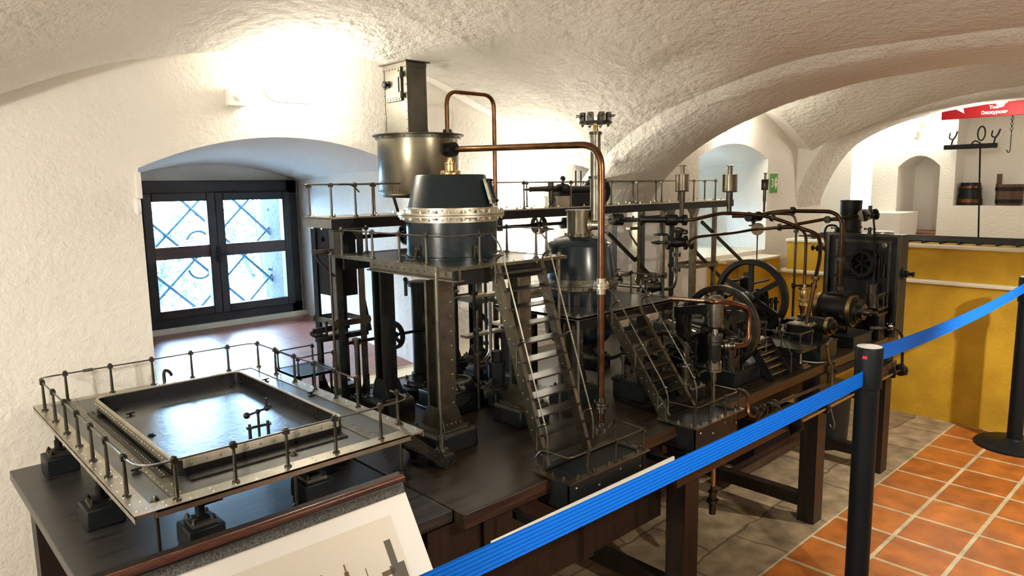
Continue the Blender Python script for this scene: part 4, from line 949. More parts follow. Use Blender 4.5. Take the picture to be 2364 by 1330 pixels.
tower(1.305, 1.425, (1.10,)); tower(1.99, 2.11, (1.10, 1.30)); tower(3.14, 3.40, (1.08,)); tower(3.70, 3.95, (1.10,))
for a, b in (((1403, 538), (1530, 665)), ((1550, 524), (1668, 645)), ((1620, 512), (1715, 605)), ((1086, 700), (1178, 800)), ((1086, 775), (1160, 862)), ((838, 690), (853, 762))):
    mb = MB(); mb.bar(ony(*a, KY0+.03), ony(*b, KY0+.03), .012, .018); part('diagonal_brace', mb, 'black_iron', wk)
mb = MB(); mb.box(1.31, 1.40, 2.36, 2.50, 1.20, 1.455); part('cable_box', mb, 'black_iron', wk)
for x, s in ((1.30, -1), (3.14, -1)):
    z = 1.37 if x < 2 else 1.36; mb = MB(); mb.tube([(x, KY0+.016, z), (x+s*.075, KY0+.016, z), (x+s*.06, KY0+.016, z-.03), (x, KY0+.016, z-.09)], .005, 6); mb.box(x-.08, x, KY0+.004, KY0+.03, z, z+.012); part('shaft_bracket', mb, 'dull_steel', wk)
for x in (3.44, 3.66):
    mb = MB(); mb.poly([(x-.05, KY0+.006, KZ-.044), (x+.05, KY0+.006, KZ-.044), (x, KY0+.006, KZ-.10)], (0, .004, 0)); part('bracket_plate', mb, 'dull_steel', wk)
# line shaft below the walkway
zs = ony(745, 553, 2.44).z; xs0 = ony(745, 553, 2.44).x
t = thing('line_shaft', 'long dark drive shaft with pulleys hanging below the walkway', 'shaft', (2.3, 2.44, zs))
mb = MB(); mb.cyl((xs0, 2.44, zs), (3.62, 2.44, zs), .0085, 10); mb.rev((xs0, 2.44, zs), (1, 0, 0), [(.011, 0), (.011, .06)], 10); part('shaft', mb, 'black_iron', t)
for px_ in (940, 1244):
    x = ony(px_, 540, 2.44).x; mb = MB(); mb.ring((x, 2.44, zs), (1, 0, 0), .040, .046, .026, 28)
    for k in range(3): a = k*pi/3; mb.bar((x, 2.44-.042*cos(a), zs-.042*sin(a)), (x, 2.44+.042*cos(a), zs+.042*sin(a)), .010, .006, (1, 0, 0))
    mb.rev((x-.02, 2.44, zs), (1, 0, 0), [(.014, 0), (.014, .04)], 12); part('pulley', mb, 'dull_steel', t)
for px_ in (1305, 1420): x = ony(px_, 510, 2.44).x; mb = MB(); mb.rev((x-.03, 2.44, zs), (1, 0, 0), [(.012, 0), (.028, .006), (.028, .05), (.012, .056)], 16); part('coupling', mb, 'black_iron', t)
for x in (1.33, 2.2, 3.2): mb = MB(); mb.box(x-.012, x+.012, 2.42, 2.46, zs-.016, KZ-.007); part('hanger', mb, 'dull_steel', t)

# small drive engine standing on the walkway
q = ony(1378, 441, 2.44); wx, wz = q.x, q.z
de = thing('drive_engine', 'small dark horizontal engine with flywheel standing on the walkway', 'model engine', (wx-.15, 2.44, KZ))
mb = MB(); WQ = ony(1378, 442, 2.585); wz = WQ.z; mb.ring((WQ.x, 2.585, wz), (.3, .95, 0), .056, .084, .022, 40); 
for k in range(3): a = k*pi/3+.3; d = V((.95*cos(a), -.3*cos(a), sin(a)))*.06; mb.bar(WQ-d, WQ+d, .022, .010, (.3, .95, 0))
mb.rev(WQ-V((.03, .10, 0)), (.3, .95, 0), [(.010, 0), (.010, .08), (.018, .081), (.018, .13)], 14); part('flywheel', mb, 'black_iron', de)
x0 = ony(1272, 468, 2.42).x; x1 = wx-.03; zc = ony(1300, 436, 2.42).z
mb = MB(); mb.box(x0, x0+.105, 2.38, 2.46, KZ, KZ+.050); mb.box(x0-.005, x0+.11, 2.375, 2.465, KZ+.044, KZ+.052); part('bed', mb, 'bright_steel', de)
mb = MB(); mb.box(x0+.105, x1+.02, 2.37, 2.47, KZ, KZ+.062); mb.box(x0+.03, x1, 2.39, 2.45, zc-.035, zc-.012); part('gear_case', mb, 'black_iron', de, bevel=.003)
mb = MB(); mb.cyl((x0-.05, 2.41, zc), (x1, 2.41, zc), .013, 12); mb.cyl((x0+.05, 2.40, zc-.005), (x1, 2.40, zc-.005), .019, 12); part('cylinder', mb, 'iron', de)
mb = MB(); xa = ony(1205, 443, 2.42).x; mb.cyl((xa, 2.41, zc), (xa+.05, 2.41, zc), .006, 8); mb.cyl((xa+.045, 2.41, zc), (x0+.02, 2.41, zc+.004), .0135, 12); part('piston_tube', mb, 'dull_steel', de)
x = ony(1268, 455, 2.42).x; mb = MB(); mb.lathe(x, 2.41, [(.014, KZ), (.014, KZ+.008), (.008, KZ+.010), (.012, KZ+.03), (.0125, KZ+.10), (.015, KZ+.102), (.015, KZ+.118), (.010, KZ+.119)], 14); part('pedestal', mb, 'dull_steel', de)
x = ony(1294, 430, 2.42).x; mb = MB(); mb.valve((x, 2.405, zc), (1, 0, 0), .016, .06, (0, 0, 1), False); mb.ball((x, 2.405, zc+.05), .014); part('valve_chest', mb, 'iron', de)
for px_ in (1329, 1341): x = ony(px_, 410, 2.42).x; zt = ony(px_, 394, 2.42).z; mb = MB(); mb.cyl((x, 2.42, zc-.01), (x, 2.42, zt), .0042, 8); part('tall_rod', mb, 'black_iron', de)

# ================================================================ 6 second platform and round vessel
SX0, SX1, SY0, SY1, SZ = 1.912, 2.560, 1.690, 2.15, 1.118
sp = thing('round_vessel_platform', 'lower railed steel platform around the tall round-bottomed vessel', 'model platform', (2.23, 1.95, TZ))
QX, QY = 2.225, 1.965
mb = MB(); outer = [(SX0, SY0), (SX1, SY0), (SX1, SY1), (SX0, SY1)]; hole = [(QX+.150*cos(2*pi*k/32), QY+.150*sin(2*pi*k/32)) for k in range(32)]
for z in (SZ-.006, SZ):
    w_ = wall_with_holes(outer, [hole], lambda a, b, z=z: (a, b, z)); mb.add(w_.v, w_.f)
n4 = [(SX0, SY0), (SX1, SY0), (SX1, SY1), (SX0, SY1)]
for i in range(4):
    a, b = n4[i], n4[(i+1) % 4]; mb.add([(*a, SZ-.006), (*b, SZ-.006), (*b, SZ), (*a, SZ)], [(0, 1, 2, 3)])
part('deck', mb, 'deck', sp, 'dark deck plate', smooth=0)
for a in ((SX0, SX0+.03, SY0, SY1), (SX0+.03, SX1, SY0, SY0+.028), (SX1-.028, SX1, SY0+.028, SY1)):
    mb = MB(); mb.box(*a, SZ-.010, SZ+.0012); lx, ly = a[1]-a[0], a[3]-a[2]
    (edge_rivets(mb, (a[0]+lx*.5, a[2], SZ+.001), (a[0]+lx*.5, a[3], SZ+.001), 11) if ly > lx else edge_rivets(mb, (a[0], a[2]+ly*.5, SZ+.001), (a[1], a[2]+ly*.5, SZ+.001), 15)); part('border_strip', mb, 'steel', sp)
for y in (SY0+.03, SY1-.02): mb = MB(); mb.bar((SX0+.02, y, SZ-.03), (SX1-.02, y, SZ-.03), .010, .036); part('girder', mb, 'iron', sp)
column(sp, (2.005, 1.80), .046, TZ, SZ-.045, 'steel'); column(sp, (2.47, 2.10), .04, TZ, SZ-.045, 'iron', .05); column(sp, (2.005, 2.12), .04, TZ, SZ-.045, 'iron', .05)
for x, y in ((1.935, 1.86), (1.948, 1.768), (2.002, 1.712), (2.13, 1.712), (2.345, 1.708), (2.53, 1.755), (2.535, 1.93), (2.53, 2.11)): inst('post', PM, sp, (x, y, SZ+.001))
h = SZ+.092; rail(sp, [(1.935, 1.9, h), (1.940, 1.708, h), (2.16, 1.710, h)], .0025, .04); rail(sp, [(2.345, 1.708, h), (2.345, 1.70, h)], .0025); rail(sp, [(2.50, 1.755, h), (2.535, 1.755, h), (2.535, 2.13, h)], .0025, .01)
for x, y in ((1.925, 1.703), (2.535, 1.705)):
    mb = MB(); mb.lathe(x, y, [(.018, TZ), (.018, TZ+.006), (.009, TZ+.008), (.009, TZ+.04), (.011, TZ+.041), (.011, TZ+.048), (.0052, TZ+.049), (.0052, SZ-.01)], 12); mb.bolt((x, y, SZ+.001), (0, 0, 1), .008, .010); part('support_rod', mb, 'steel', sp)
stair('railed_stair', 'shorter steel stair climbing to the round vessel platform', 2.075, 2.250, 1.425, 1.682, TZ, SZ-.004, 8)

rv = thing('round_vessel', 'tall dark glossy vessel with domed top, bright neck and round bottom', 'model vessel', (QX, QY, SZ))
r1 = .148
mb = MB(); mb.lathe(QX, QY, [(.03, .925), (.075, .932), (.118, .952), (.142, .985), (r1, 1.03), (r1, 1.182)], 48); part('lower_shell', mb, 'enamel', rv)
mb = MB(); mb.lathe(QX, QY, [(r1+.001, 1.178), (r1+.003, 1.178), (r1+.003, 1.190), (r1+.016, 1.1905), (r1+.016, 1.196), (r1+.011, 1.197), (r1+.016, 1.198), (r1+.016, 1.204), (r1+.006, 1.2045), (r1+.006, 1.222), (r1, 1.223)], 48)
for k in range(22): a = 2*pi*k/22; mb.rivet((QX+(r1+.006)*cos(a), QY+(r1+.006)*sin(a), 1.214), (cos(a), sin(a), 0), .0042); mb.bolt((QX+(r1+.010)*cos(a), QY+(r1+.010)*sin(a), 1.191), (0, 0, -1), .0048, .009)
part('flange', mb, 'steel', rv, 'bolted flange ring')
mb = MB(); mb.lathe(QX, QY, [(.153, 1.218), (.150, 1.24), (.134, 1.352), (.130, 1.362), (.104, 1.380), (.066, 1.391), (.04, 1.393)], 48)
for k in range(16): a = 2*pi*k/16; mb.rivet((QX+.1335*cos(a), QY+.1335*sin(a), 1.352), (cos(a), sin(a), .15), .003)
for k in range(20): a = atan2(-.95, .3); zz = lerp(1.23, 1.345, k/19); rr = lerp(.152, .135, k/19); mb.rivet((QX+rr*cos(a), QY+rr*sin(a), zz), (cos(a), sin(a), 0), .003)
part('upper_shell', mb, 'enamel', rv)
mb = MB(); mb.lathe(QX, QY, [(.060, 1.388), (.060, 1.395), (.050, 1.396), (.050, 1.493), (.056, 1.494), (.056, 1.500), (.03, 1.501)], 32); bolts(mb, [(QX+.056*cos(k*pi/7), QY+.056*sin(k*pi/7), 1.394) for k in range(14)], .004, .008)
nk = part('neck', mb, 'tin', rv, 'bright metal neck')
d_ = V((.45, -.89, 0)).normalized(); pz = 1.437
mb = MB(); p0 = V((QX, QY, pz))+d_*.044; mb.rev(p0, d_, [(.034, 0), (.034, .006), (.028, .007), (.024, .012), (.024, .014)], 24); mb.rev(p0, d_, [(.021, 0), (.021, .062)], 20); mb.rev(p0+d_*.062, d_, [(.036, 0), (.036, .010), (.03, .011)], 24)
for k in range(6): a = k*pi/3; s_ = V((-d_.y, d_.x, 0)); mb.bolt(p0+d_*.071+(s_*cos(a)+V((0, 0, 1))*sin(a))*.028, d_, .0045, .008)
part('side_branch', mb, 'bright_steel', nk, 'flanged outlet branch')
# sight tube and bits on the right of the flange
for a_, m_ in ((atan2(-.5, .85), 'brass'),):
    c = V((QX+.165*cos(a_), QY+.165*sin(a_), 1.205)); mb = MB(); mb.valve(c, (cos(a_), sin(a_), 0), .014, .05); part('drain_valve', mb, 'dull_steel', rv)
for px_, py_ in ((1283, 712), (1328, 718), (1408, 690)):
    d = (onz(px_, py_, SZ)-V((QX, QY, SZ))); d.z = 0; d.normalize(); b = V((QX, QY, SZ+.001))+d*(r1+.001); mb = MB(); mb.bar(b, b+V((0, 0, .045)), .024, .004, d); mb.bar(b, b+d*.035, .03, .004)
    for k in range(3): mb.rivet(b+V((0, 0, .012+.012*k))+d*.002, d, .003)
    part('bracket_foot', mb, 'dull_steel', rv, 'riveted bracket')
mb = MB(); mb.tube(spl([(QX+.02, QY-.06, .93), (QX+.02, QY-.08, .895), (QX+.06, QY-.12, .878), (QX+.14, QY-.13, .888), (QX+.2, QY-.10, .90)], 6), .008, 8); mb.valve((QX+.19, QY-.105, .90), (1, .3, 0), .014, .05); part('drain_pipe', mb, 'black_iron', rv)
# mast with ring of cups
mp = p0+d_*.026; zt = at(1375, 308, dep(mp)).z; zm = at(1375, 408, dep(mp)).z
ms = thing('bright_mast', 'tall bright standpipe with a crown of small cups on top', 'standpipe', (mp.x, mp.y, pz+.02))
mb = MB(); mb.lathe(mp.x, mp.y, [(.0215, pz+.018), (.0215, zt), (.019, zt+.001)], 24); part('tube', mb, 'steel', ms)
for z in (zm, zt): mb = MB(); mb.lathe(mp.x, mp.y, [(.022, z-.009), (.030 if z == zm else .026, z-.008), (.030 if z == zm else .026, z+.002), (.022, z+.003)], 24); part('collar', mb, 'dull_steel', ms)
zr = at(1375, 286, dep(mp)).z
mb = MB(); mb.lathe(mp.x, mp.y, [(.012, zt), (.009, zr-.012), (.013, zr-.011), (.013, zr)], 14); part('stem', mb, 'brass', ms)
mb = MB(); mb.ring((mp.x, mp.y, zr), (0, 0, 1), .040, .066, .008, 28); mb.bar((mp.x-.05, mp.y, zr), (mp.x+.05, mp.y, zr), .012, .006); mb.bar((mp.x, mp.y-.05, zr), (mp.x, mp.y+.05, zr), .012, .006); cr = part('crown_ring', mb, 'black_iron', ms)
for k in range(8):
    a = 2*pi*k/8+.35; e = V((cos(a), sin(a), 0)); c = V((mp.x, mp.y, zr+.004))+e*.056; mb = MB(); mb.bar(c, c+V((0, 0, .030)), .022, .014, e); mb.bar(c+V((0, 0, .028)), c+V((0, 0, .034)), .018, .018, e); mb.rev(c+e*.007+V((0, 0, .017)), e, [(.004, 0), (.004, .006)], 8); mb.cyl(c+V((0, 0, .022)), c+e*.028+V((0, 0, .022)), .0022, 6); mb.bolt(c-V((0, 0, .012)), (0, 0, -1), .005, .007)
    part('cup', mb, 'dull_steel', cr)

# ================================================================ 7 pits sunk in the table front
def pit(name, label, x0, x1, y0, y1, posts, up_):
    t = thing(name, label, 'model pit', ((x0+x1)/2, y0, TZ-.075))
    z = TZ+.012; w = .022
    mb = MB(); zb = TZ-.085; e = .016; q = [(x0+e, x0+e+.004, y0+e, y1), (x1-e-.004, x1-e, y0+e, y1), (x0+e, x1-e, y0+e, y0+e+.004), (x0+e, x1-e, y1-.004, y1)]
    for a in q: mb.box(*a, zb, z-.004)
    mb.box(x0+e, x1-e, y0+e, y1, zb, zb+.004); part('basin', mb, 'block', t)
    mb = MB()
    for a in ((x0, x0+w*1.1, y0, y1+.01), (x1-w*1.1, x1, y0, y1+.01), (x0+w*1.1, x1-w*1.1, y0, y0+w), (x0+w*1.1, x1-w*1.1, y1-.010, y1+.01)): mb.box(*a, z-.005, z)
    bolts(mb, [(x0+.012, y, z) for y in lin(y0+.03, y1-.02, 2)]+[(x1-.012, y, z) for y in lin(y0+.03, y1-.02, 2)]+[(x, y0+.011, z) for x in lin(x0+.05, x1-.05, 4)], .0055, .009)
    part('rim', mb, 'steel', t, 'bolted steel rim')
    mb = MB(); mb.box(x0+e+.004, x1-e-.004, y0+e+.004, y1-.004, TZ+.001, TZ+.004); part('pit_floor', mb, 'block', t)
    mb = MB()
    for k in range(4): x = lerp(x0+.05, x1-.03, k/3); mb.rivet((x, y0+e-.0005, z-.03-.02*(k % 2)), (0, -1, 0), .004)
    part('front_studs', mb, 'bright_steel', t)
    for x, y in posts: inst('post', PS, t, (x, y, z))
    h = z+.068; rail(t, [(V(p)+V((0, 0, 0))).to_tuple() if len(p) == 3 else (*p, h) for p in up_], .0025, .022)
    return t
pit('front_pit', 'railed black pit box at the foot of the steep stair, overhanging the table edge', 1.385, 1.762, 1.262, 1.40, ((1.40, 1.372), (1.478, 1.274), (1.605, 1.272), (1.742, 1.272), (1.748, 1.388)), ((1.392, 1.40, TZ+.05), (1.394, 1.378), (1.40, 1.274), (1.748, 1.272), (1.748, 1.395), (1.735, 1.41, TZ+.05)))
pit('second_pit', 'railed black pit box at the foot of the shorter stair', 2.022, 2.340, 1.258, 1.412, ((2.034, 1.392), (2.036, 1.275), (2.125, 1.270), (2.225, 1.270), (2.318, 1.270), (2.325, 1.385)), ((2.028, 1.42, TZ+.05), (2.032, 1.392), (2.034, 1.270), (2.325, 1.270), (2.326, 1.40)))

# ================================================================ 8 dark pillar with octagonal plinth
c = onz(962, 886, .805); cx_, cy_ = c.x+.030, c.y-.004
t = thing('dark_pillar', 'smooth dark round pillar on an octagonal plinth with a crank on top', 'model pillar', (cx_, cy_, TZ))
mb = MB(); mb.rev((cx_, cy_, TZ), (0, 0, 1), [(.118, 0), (.118, .036), (.112, .040)], 8); part('plinth', mb, 'block', t)
mb = MB(); mb.lathe(cx_, cy_, [(.088, .805), (.088, .815), (.062, .816), (.062, .822), (.050, .823)], 40); bolts(mb, [(cx_+.075*cos(k*pi/3), cy_+.075*sin(k*pi/3), .815) for k in range(6)], .008, .013); part('base_flange', mb, 'dull_steel', t)
zt = at(975, 646, dep(c)).z
mb = MB(); mb.lathe(cx_, cy_, [(.046, .82), (.046, .85), (.038, .852), (.038, zt-.02), (.048, zt-.019), (.048, zt), (.03, zt+.004)], 36); part('shaft', mb, 'iron', t)
mb = MB(); a = V((cx_, cy_, zt-.004)); e = -RX; e.z = 0; e.normalize(); mb.cyl(a, a+e*.062, .007, 8); mb.cyl(a+e*.058+V((0, 0, .012)), a+e*.058-V((0, 0, .055)), .007, 8); mb.ball(a+e*.058+V((0, 0, .012)), .010); part('crank', mb, 'black_iron', t)

# gear drive on a dark box
g = onz(1052, 882, .865); gx, gy = g.x, g.y
t = thing('gear_drive', 'black box with a toothed horizontal gear wheel and upright shaft between the columns', 'model gear', (gx, gy, TZ))
mb = MB(); mb.box(gx-.095, gx+.060, gy-.075, gy+.13, TZ, TZ+.008); mb.box(gx-.085, gx+.050, gy-.065, gy+.12, TZ+.008, TZ+.058); mb.box(gx-.088, gx+.053, gy-.068, gy+.123, TZ+.058, TZ+.066); part('box', mb, 'block', t, bevel=.003)
mb = MB(); mb.lathe(gx, gy, [(.048, TZ+.066), (.048, TZ+.074), (.016, TZ+.076), (.016, .855), (.050, .862), (.062, .872), (.062, .878), (.05, .879), (.04, .872), (.012, .872)], 32)
for k in range(28): a = 2*pi*k/28; mb.bar((gx+.060*cos(a), gy+.060*sin(a), .862), (gx+.060*cos(a), gy+.060*sin(a), .874), .006, .006, (cos(a), sin(a), 0))
part('gear_wheel', mb, 'steel', t)
mb = MB(); mb.cyl((gx, gy, .87), (gx, gy, UZ-.06), .008, 10)
for z in (1.19, 1.215): mb.ring((gx, gy, z), (0, 0, 1), .008, .022, .006, 20)
part('upright_shaft', mb, 'dull_steel', t)
mb = MB(); mb.rev((gx+.055, gy-.02, .846), (.9, -.3, 0), [(.008, -.02), (.022, -.015), (.026, .0), (.024, .01), (.008, .012), (.008, .06)], 16); mb.box(gx+.02, gx+.06, gy-.06, gy-.03, TZ+.066, .84); part('pinion', mb, 'black_iron', t)

# flywheel beside the left column on its shaft
q = ony(907, 774, 2.28); t = thing('column_flywheel', 'small dark flywheel on a shaft right of the left column', 'model wheel', q)
mb = MB(); mb.ring(q, (1, .25, 0), .044, .056, .016, 32); mb.rev(q-V((.03, 0, 0)), (1, 0, 0), [(.010, 0), (.014, .02), (.014, .04), (.010, .05)], 12)
for k in range(2): a = k*pi/2+.4; mb.bar(q-V((0, cos(a), sin(a)))*.05, q+V((0, cos(a), sin(a)))*.05, .012, .008, (1, 0, 0))
part('rim', mb, 'black_iron', t); mb = MB(); mb.cyl(q-V((.22, 0, 0)), q+V((.20, 0, 0)), .006, 8); part('shaft', mb, 'black_iron', t)
mb = MB(); mb.lathe(q.x-.16, q.y, [(.022, TZ), (.02, TZ+.03), (.010, TZ+.04), (.010, q.z-.01), (.016, q.z-.009), (.016, q.z+.012)], 12); part('bearing', mb, 'dull_steel', t)
mb = MB(); mb.lathe(q.x+.17, q.y, [(.022, TZ), (.02, TZ+.03), (.010, TZ+.04), (.010, q.z-.01), (.016, q.z-.009), (.016, q.z+.012)], 12); part('bearing', mb, 'dull_steel', t)

# low side platform left of the first tower
t = thing('side_platform', 'small railed landing behind the right end of the pan platform', 'model platform', (1.30, 2.42, TZ))
z = .925; a = [onz(710, 830, z), onz(774, 818, z), onz(829, 830, z), onz(761, 844, z)]
x0, x1 = min(p.x for p in a), max(p.x for p in a); y0, y1 = min(p.y for p in a), max(p.y for p in a); x0, x1, y0, y1 = 1.135, 1.30, 2.36, 2.545
mb = MB(); mb.box(x0, x1, y0, y1, z-.006, z); part('deck', mb, 'deck', t); mb = MB()
for b in ((x0, x1, y0, y0+.012), (x0, x1, y1-.012, y1), (x0, x0+.012, y0, y1), (x1-.012, x1, y0, y1)): mb.box(*b, z-.009, z+.0015)
part('border_strip', mb, 'dull_steel', t)
for x, y in ((x0+.01, y1-.01), (x0+.01, y0+.01), (x1-.012, y0+.01), (x1-.012, y1-.01)): inst('post', PS, t, (x, y, z))
rail(t, [(x1-.01, y1-.01, z+.068), (x0+.008, y1-.01, z+.068), (x0+.008, y0+.01, z+.068), (x0+.05, y0+.006, z+.068)], .0028, .02); rail(t, [(x0+.01, y0+.01, z+.068), (x1, y0+.01, z+.068)], .0028)
for x, y in ((x0+.02, y1-.02), (x0+.02, y0+.02), (x1-.02, y0+.02), (x1-.02, y1-.02)): mb = MB(); mb.cyl((x, y, TZ), (x, y, z-.006), .005, 8); part('support_rod', mb, 'black_iron', t)
p = ony(737, 762, 2.37); t = thing('lever_arm', 'dark lever bar with forked end sticking out of the left tower', 'model lever', p)
mb = MB(); a = ony(724, 766, 2.37); b = V((1.36, 2.37, a.z+.004)); mb.bar(a, b, .014, .020); mb.tube(fil([a+V((.02, 0, 0)), a+V((-.016, -.004, -.002)), a+V((-.012, -.03, -.012)), a+V((.03, -.03, -.014))], .01), .006, 6); part('bar', mb, 'black_iron', t)
mb = MB(); q = a+V((.05, -.005, .0)); mb.cyl(q-V((0, 0, .03)), q+V((0, 0, .026)), .005, 8); mb.ball(q+V((0, 0, .026)), .007); mb.bar(q+V((-.04, 0, -.032)), q+V((.17, 0, -.032)), .03, .018); part('pin', mb, 'black_iron', t)

# ================================================================ 9 machinery behind the stairs
ht = thing('horizontal_tank', 'pale horizontal riveted tank on a stand seen through the steep stair', 'model tank', (1.95, 2.2, TZ))
c = ony(1190, 692, 2.24); mb = MB(); mb.rev((c.x-.10, 2.24, c.z), (1, 0, 0), [(.03, 0), (.042, .006), (.046, .02), (.046, .22), (.042, .235), (.03, .24)], 28)
for k in range(20): a = 2*pi*k/20; mb.rivet((c.x-.07, 2.24+.046*cos(a), c.z+.046*sin(a)), (0, cos(a), sin(a)), .003); mb.rivet((c.x+.10, 2.24+.046*cos(a), c.z+.046*sin(a)), (0, cos(a), sin(a)), .003)
part('barrel', mb, 'tin', ht)
for dx_ in (-.05, .09): mb = MB(); mb.box(c.x+dx_-.01, c.x+dx_+.01, 2.205, 2.275, TZ, c.z-.03); part('stand', mb, 'black_iron', ht)
mb = MB(); mb.box(c.x-.11, c.x+.15, 2.19, 2.29, c.z-.10, c.z-.09); part('shelf', mb, 'bright_steel', ht)
sq = thing('shaft_pump', 'dark pump with upright pipes standing behind the gear drive', 'model pump', (1.75, 2.1, TZ))
q = onz(1140, 905, TZ+.05); q = V((1.80, 2.02, TZ))
mb = MB(); mb.frustum((q.x, q.y), (.065, .065), (.063, .063), TZ, TZ+.055); part('footing', mb, 'block', sq, bevel=.003)
mb = MB(); mb.lathe(q.x, q.y, [(.05, TZ+.055), (.05, TZ+.063), (.028, TZ+.065), (.034, TZ+.10), (.034, TZ+.15), (.042, TZ+.151), (.042, TZ+.16), (.022, TZ+.162), (.022, TZ+.20)], 24); part('barrel', mb, 'iron', sq)
for k, (dx_, dy_, zt) in enumerate(((-.09, .02, 1.25), (-.05, .07, 1.30), (.02, .08, 1.28), (-.12, -.03, 1.12))):
    mb = MB(); mb.cyl((q.x+dx_, q.y+dy_, TZ), (q.x+dx_, q.y+dy_, zt), .0065, 8); 
    for z in (.86, .98, zt-.05): mb.flange((q.x+dx_, q.y+dy_, z), (0, 0, 1), .014, .004, 4)
    part('riser_pipe', mb, 'dull_steel' if k % 2 else 'black_iron', sq)
mb = MB(); mb.tube(fil([(q.x-.02, q.y+.01, 1.16), (q.x-.02, q.y+.01, .96), (q.x-.055, q.y+.01, .93), (q.x-.08, q.y+.01, .93)], .03), .007, 8); part('bent_pipe', mb, 'steel', sq)
mb = MB(); mb.cyl((q.x-.19, q.y-.15, .848), (q.x-.02, q.y+.0, .86), .006, 8); mb.valve((q.x-.13, q.y-.10, .853), (.74, .67, 0), .012, .05); part('shaft', mb, 'dull_steel', sq)
for z in (1.03, 1.18): mb = MB(); mb.box(q.x-.13, q.x+.06, q.y+.02, q.y+.06, z, z+.01); part('shelf', mb, 'bright_steel', sq)
# ================================================================ 10 pump engine behind the shorter stair
t = thing('crank_pump', 'dark crank pump with curved wheel on a black block behind the shorter stair', 'model engine', (2.32, 1.64, TZ))
mb = MB(); mb.box(2.165, 2.495, 1.56, 1.735, TZ, .835); mb.box(2.160, 2.50, 1.555, 1.74, .828, .842); part('bed', mb, 'block', t, bevel=.003)
w3 = V((2.40, 1.64, .905)); mb = MB(); mb.ring(w3, (1, 0, 0), .083, .097, .022, 40)
for k in range(3): a = k*pi/3+.2; d = V((0, cos(a), sin(a)))*.088; mb.bar(w3-d, w3+d, .013, .010, (1, 0, 0))
mb.rev(w3-V((.022, 0, 0)), (1, 0, 0), [(.018, 0), (.018, .044)], 14); part('flywheel', mb, 'dull_steel', t)
mb = MB(); mb.cyl(w3-V((.12, 0, 0)), w3+V((.10, 0, 0)), .008, 8)
for dx_ in (-.09, .075): mb.poly([(w3.x+dx_, 1.60, .842), (w3.x+dx_, 1.68, .842), (w3.x+dx_, 1.655, .918), (w3.x+dx_, 1.625, .918)], (.014, 0, 0))
part('bearing', mb, 'black_iron', t)
mb = MB(); mb.rev((2.235, 1.575, .885), (0, 1, 0), [(.026, 0), (.034, .004), (.034, .012), (.026, .013), (.026, .07), (.034, .071), (.034, .08), (.02, .084)], 20); mb.box(2.21, 2.26, 1.59, 1.65, .84, .87); part('cylinder', mb, 'iron', t)
BM = meshdata('bolt', MB().bolt((0, 0, 0), (0, 0, 1), .006, .010), 'dull_steel'); fixn(BM)
for x in lin(2.18, 2.48, 6):
    for y in (1.568, 1.727): inst('bolt', BM, t, (x, y, .842))
for k, (x, y, h) in enumerate(((2.19, 1.70, .93), (2.46, 1.70, .99), (2.49, 1.60, .93), (2.20, 1.62, .95))):
    mb = MB(); mb.lathe(x, y, [(.012, .842), (.012, .85), (.007, .852), (.007, h-.02), (.013, h-.019), (.013, h)], 10); part('oiler', mb, 'dull_steel', t)
# little valve pump
t = thing('valve_pump', 'small bolted valve pump on its own black block beside the second pit', 'model pump', (2.345, 1.505, TZ))
mb = MB(); mb.box(2.298, 2.40, 1.457, 1.553, TZ, .812); part('block', mb, 'block', t, bevel=.002)
mb = MB(); mb.frustum((2.349, 1.505), (.050, .047), (.047, .044), .812, .819); bolts(mb, [(2.349+a*.037, 1.505+b*.034, .819) for a in (-1, 1) for b in (-1, 1)], .0055, .009); part('plate', mb, 'steel', t)
mb = MB(); mb.lathe(2.335, 1.512, [(.026, .819), (.024, .825), (.021, .83), (.024, .875), (.032, .876), (.032, .892), (.024, .893), (.022, .90), (.01, .903), (.008, .915)], 24); bolts(mb, [(2.335+.028*cos(k*pi/3), 1.512+.028*sin(k*pi/3), .892) for k in range(6)], .004, .007); part('body', mb, 'dull_steel', t)
mb = MB(); mb.rev((2.355, 1.50, .852), (.9, -.45, 0), [(.010, 0), (.010, .02), (.018, .021), (.018, .033), (.008, .034)], 16); part('outlet_flange', mb, 'dull_steel', t)
mb = MB(); mb.tube(fil([(2.335, 1.512, .91), (2.335, 1.512, .945), (2.34, 1.545, .955), (2.345, 1.62, .955)], .03), .005, 8); mb.tube(fil([(2.385, 1.487, .852), (2.41, 1.475, .868), (2.44, 1.462, .862), (2.445, 1.458, .80), (2.45, 1.45, TZ)], .02), .006, 8); part('pipe', mb, 'dull_steel', t)

# ================================================================ 11 air vessel pump with copper loop
ax_, ay_ = 2.322, 1.376
zz = {k: zon(ax_, ay_, k) for k in (683, 690, 697, 757, 772, 786, 834, 851)}
t = thing('air_vessel_pump', 'upright pump with bright steel air vessel and a copper pipe loop', 'model pump', (ax_, ay_, TZ))
mb = MB(); mb.lathe(ax_, ay_, [(.010, zz[757]-.004), (.019, zz[757]), (.0255, zz[757]+.006), (.0265, zz[757]+.014), (.0265, zz[690]-.006), (.028, zz[690]-.005), (.028, zz[690]+.003), (.018, zz[690]+.012), (.006, zz[690]+.014)], 28); part('air_vessel', mb, 'steel', t)
mb = MB(); mb.lathe(ax_, ay_, [(.010, zz[786]), (.010, zz[757])], 14); part('neck', mb, 'bright_steel', t)
mb = MB(); mb.lathe(ax_, ay_, [(.027, zz[786]-.014), (.027, zz[786]-.004), (.023, zz[786]-.003), (.027, zz[786]-.002), (.027, zz[772]-.003), (.012, zz[772])], 20); bolts(mb, [(ax_+.021*cos(k*pi/3), ay_+.021*sin(k*pi/3), zz[772]-.003) for k in range(6)], .0042, .007); part('upper_flange', mb, 'dull_steel', t)
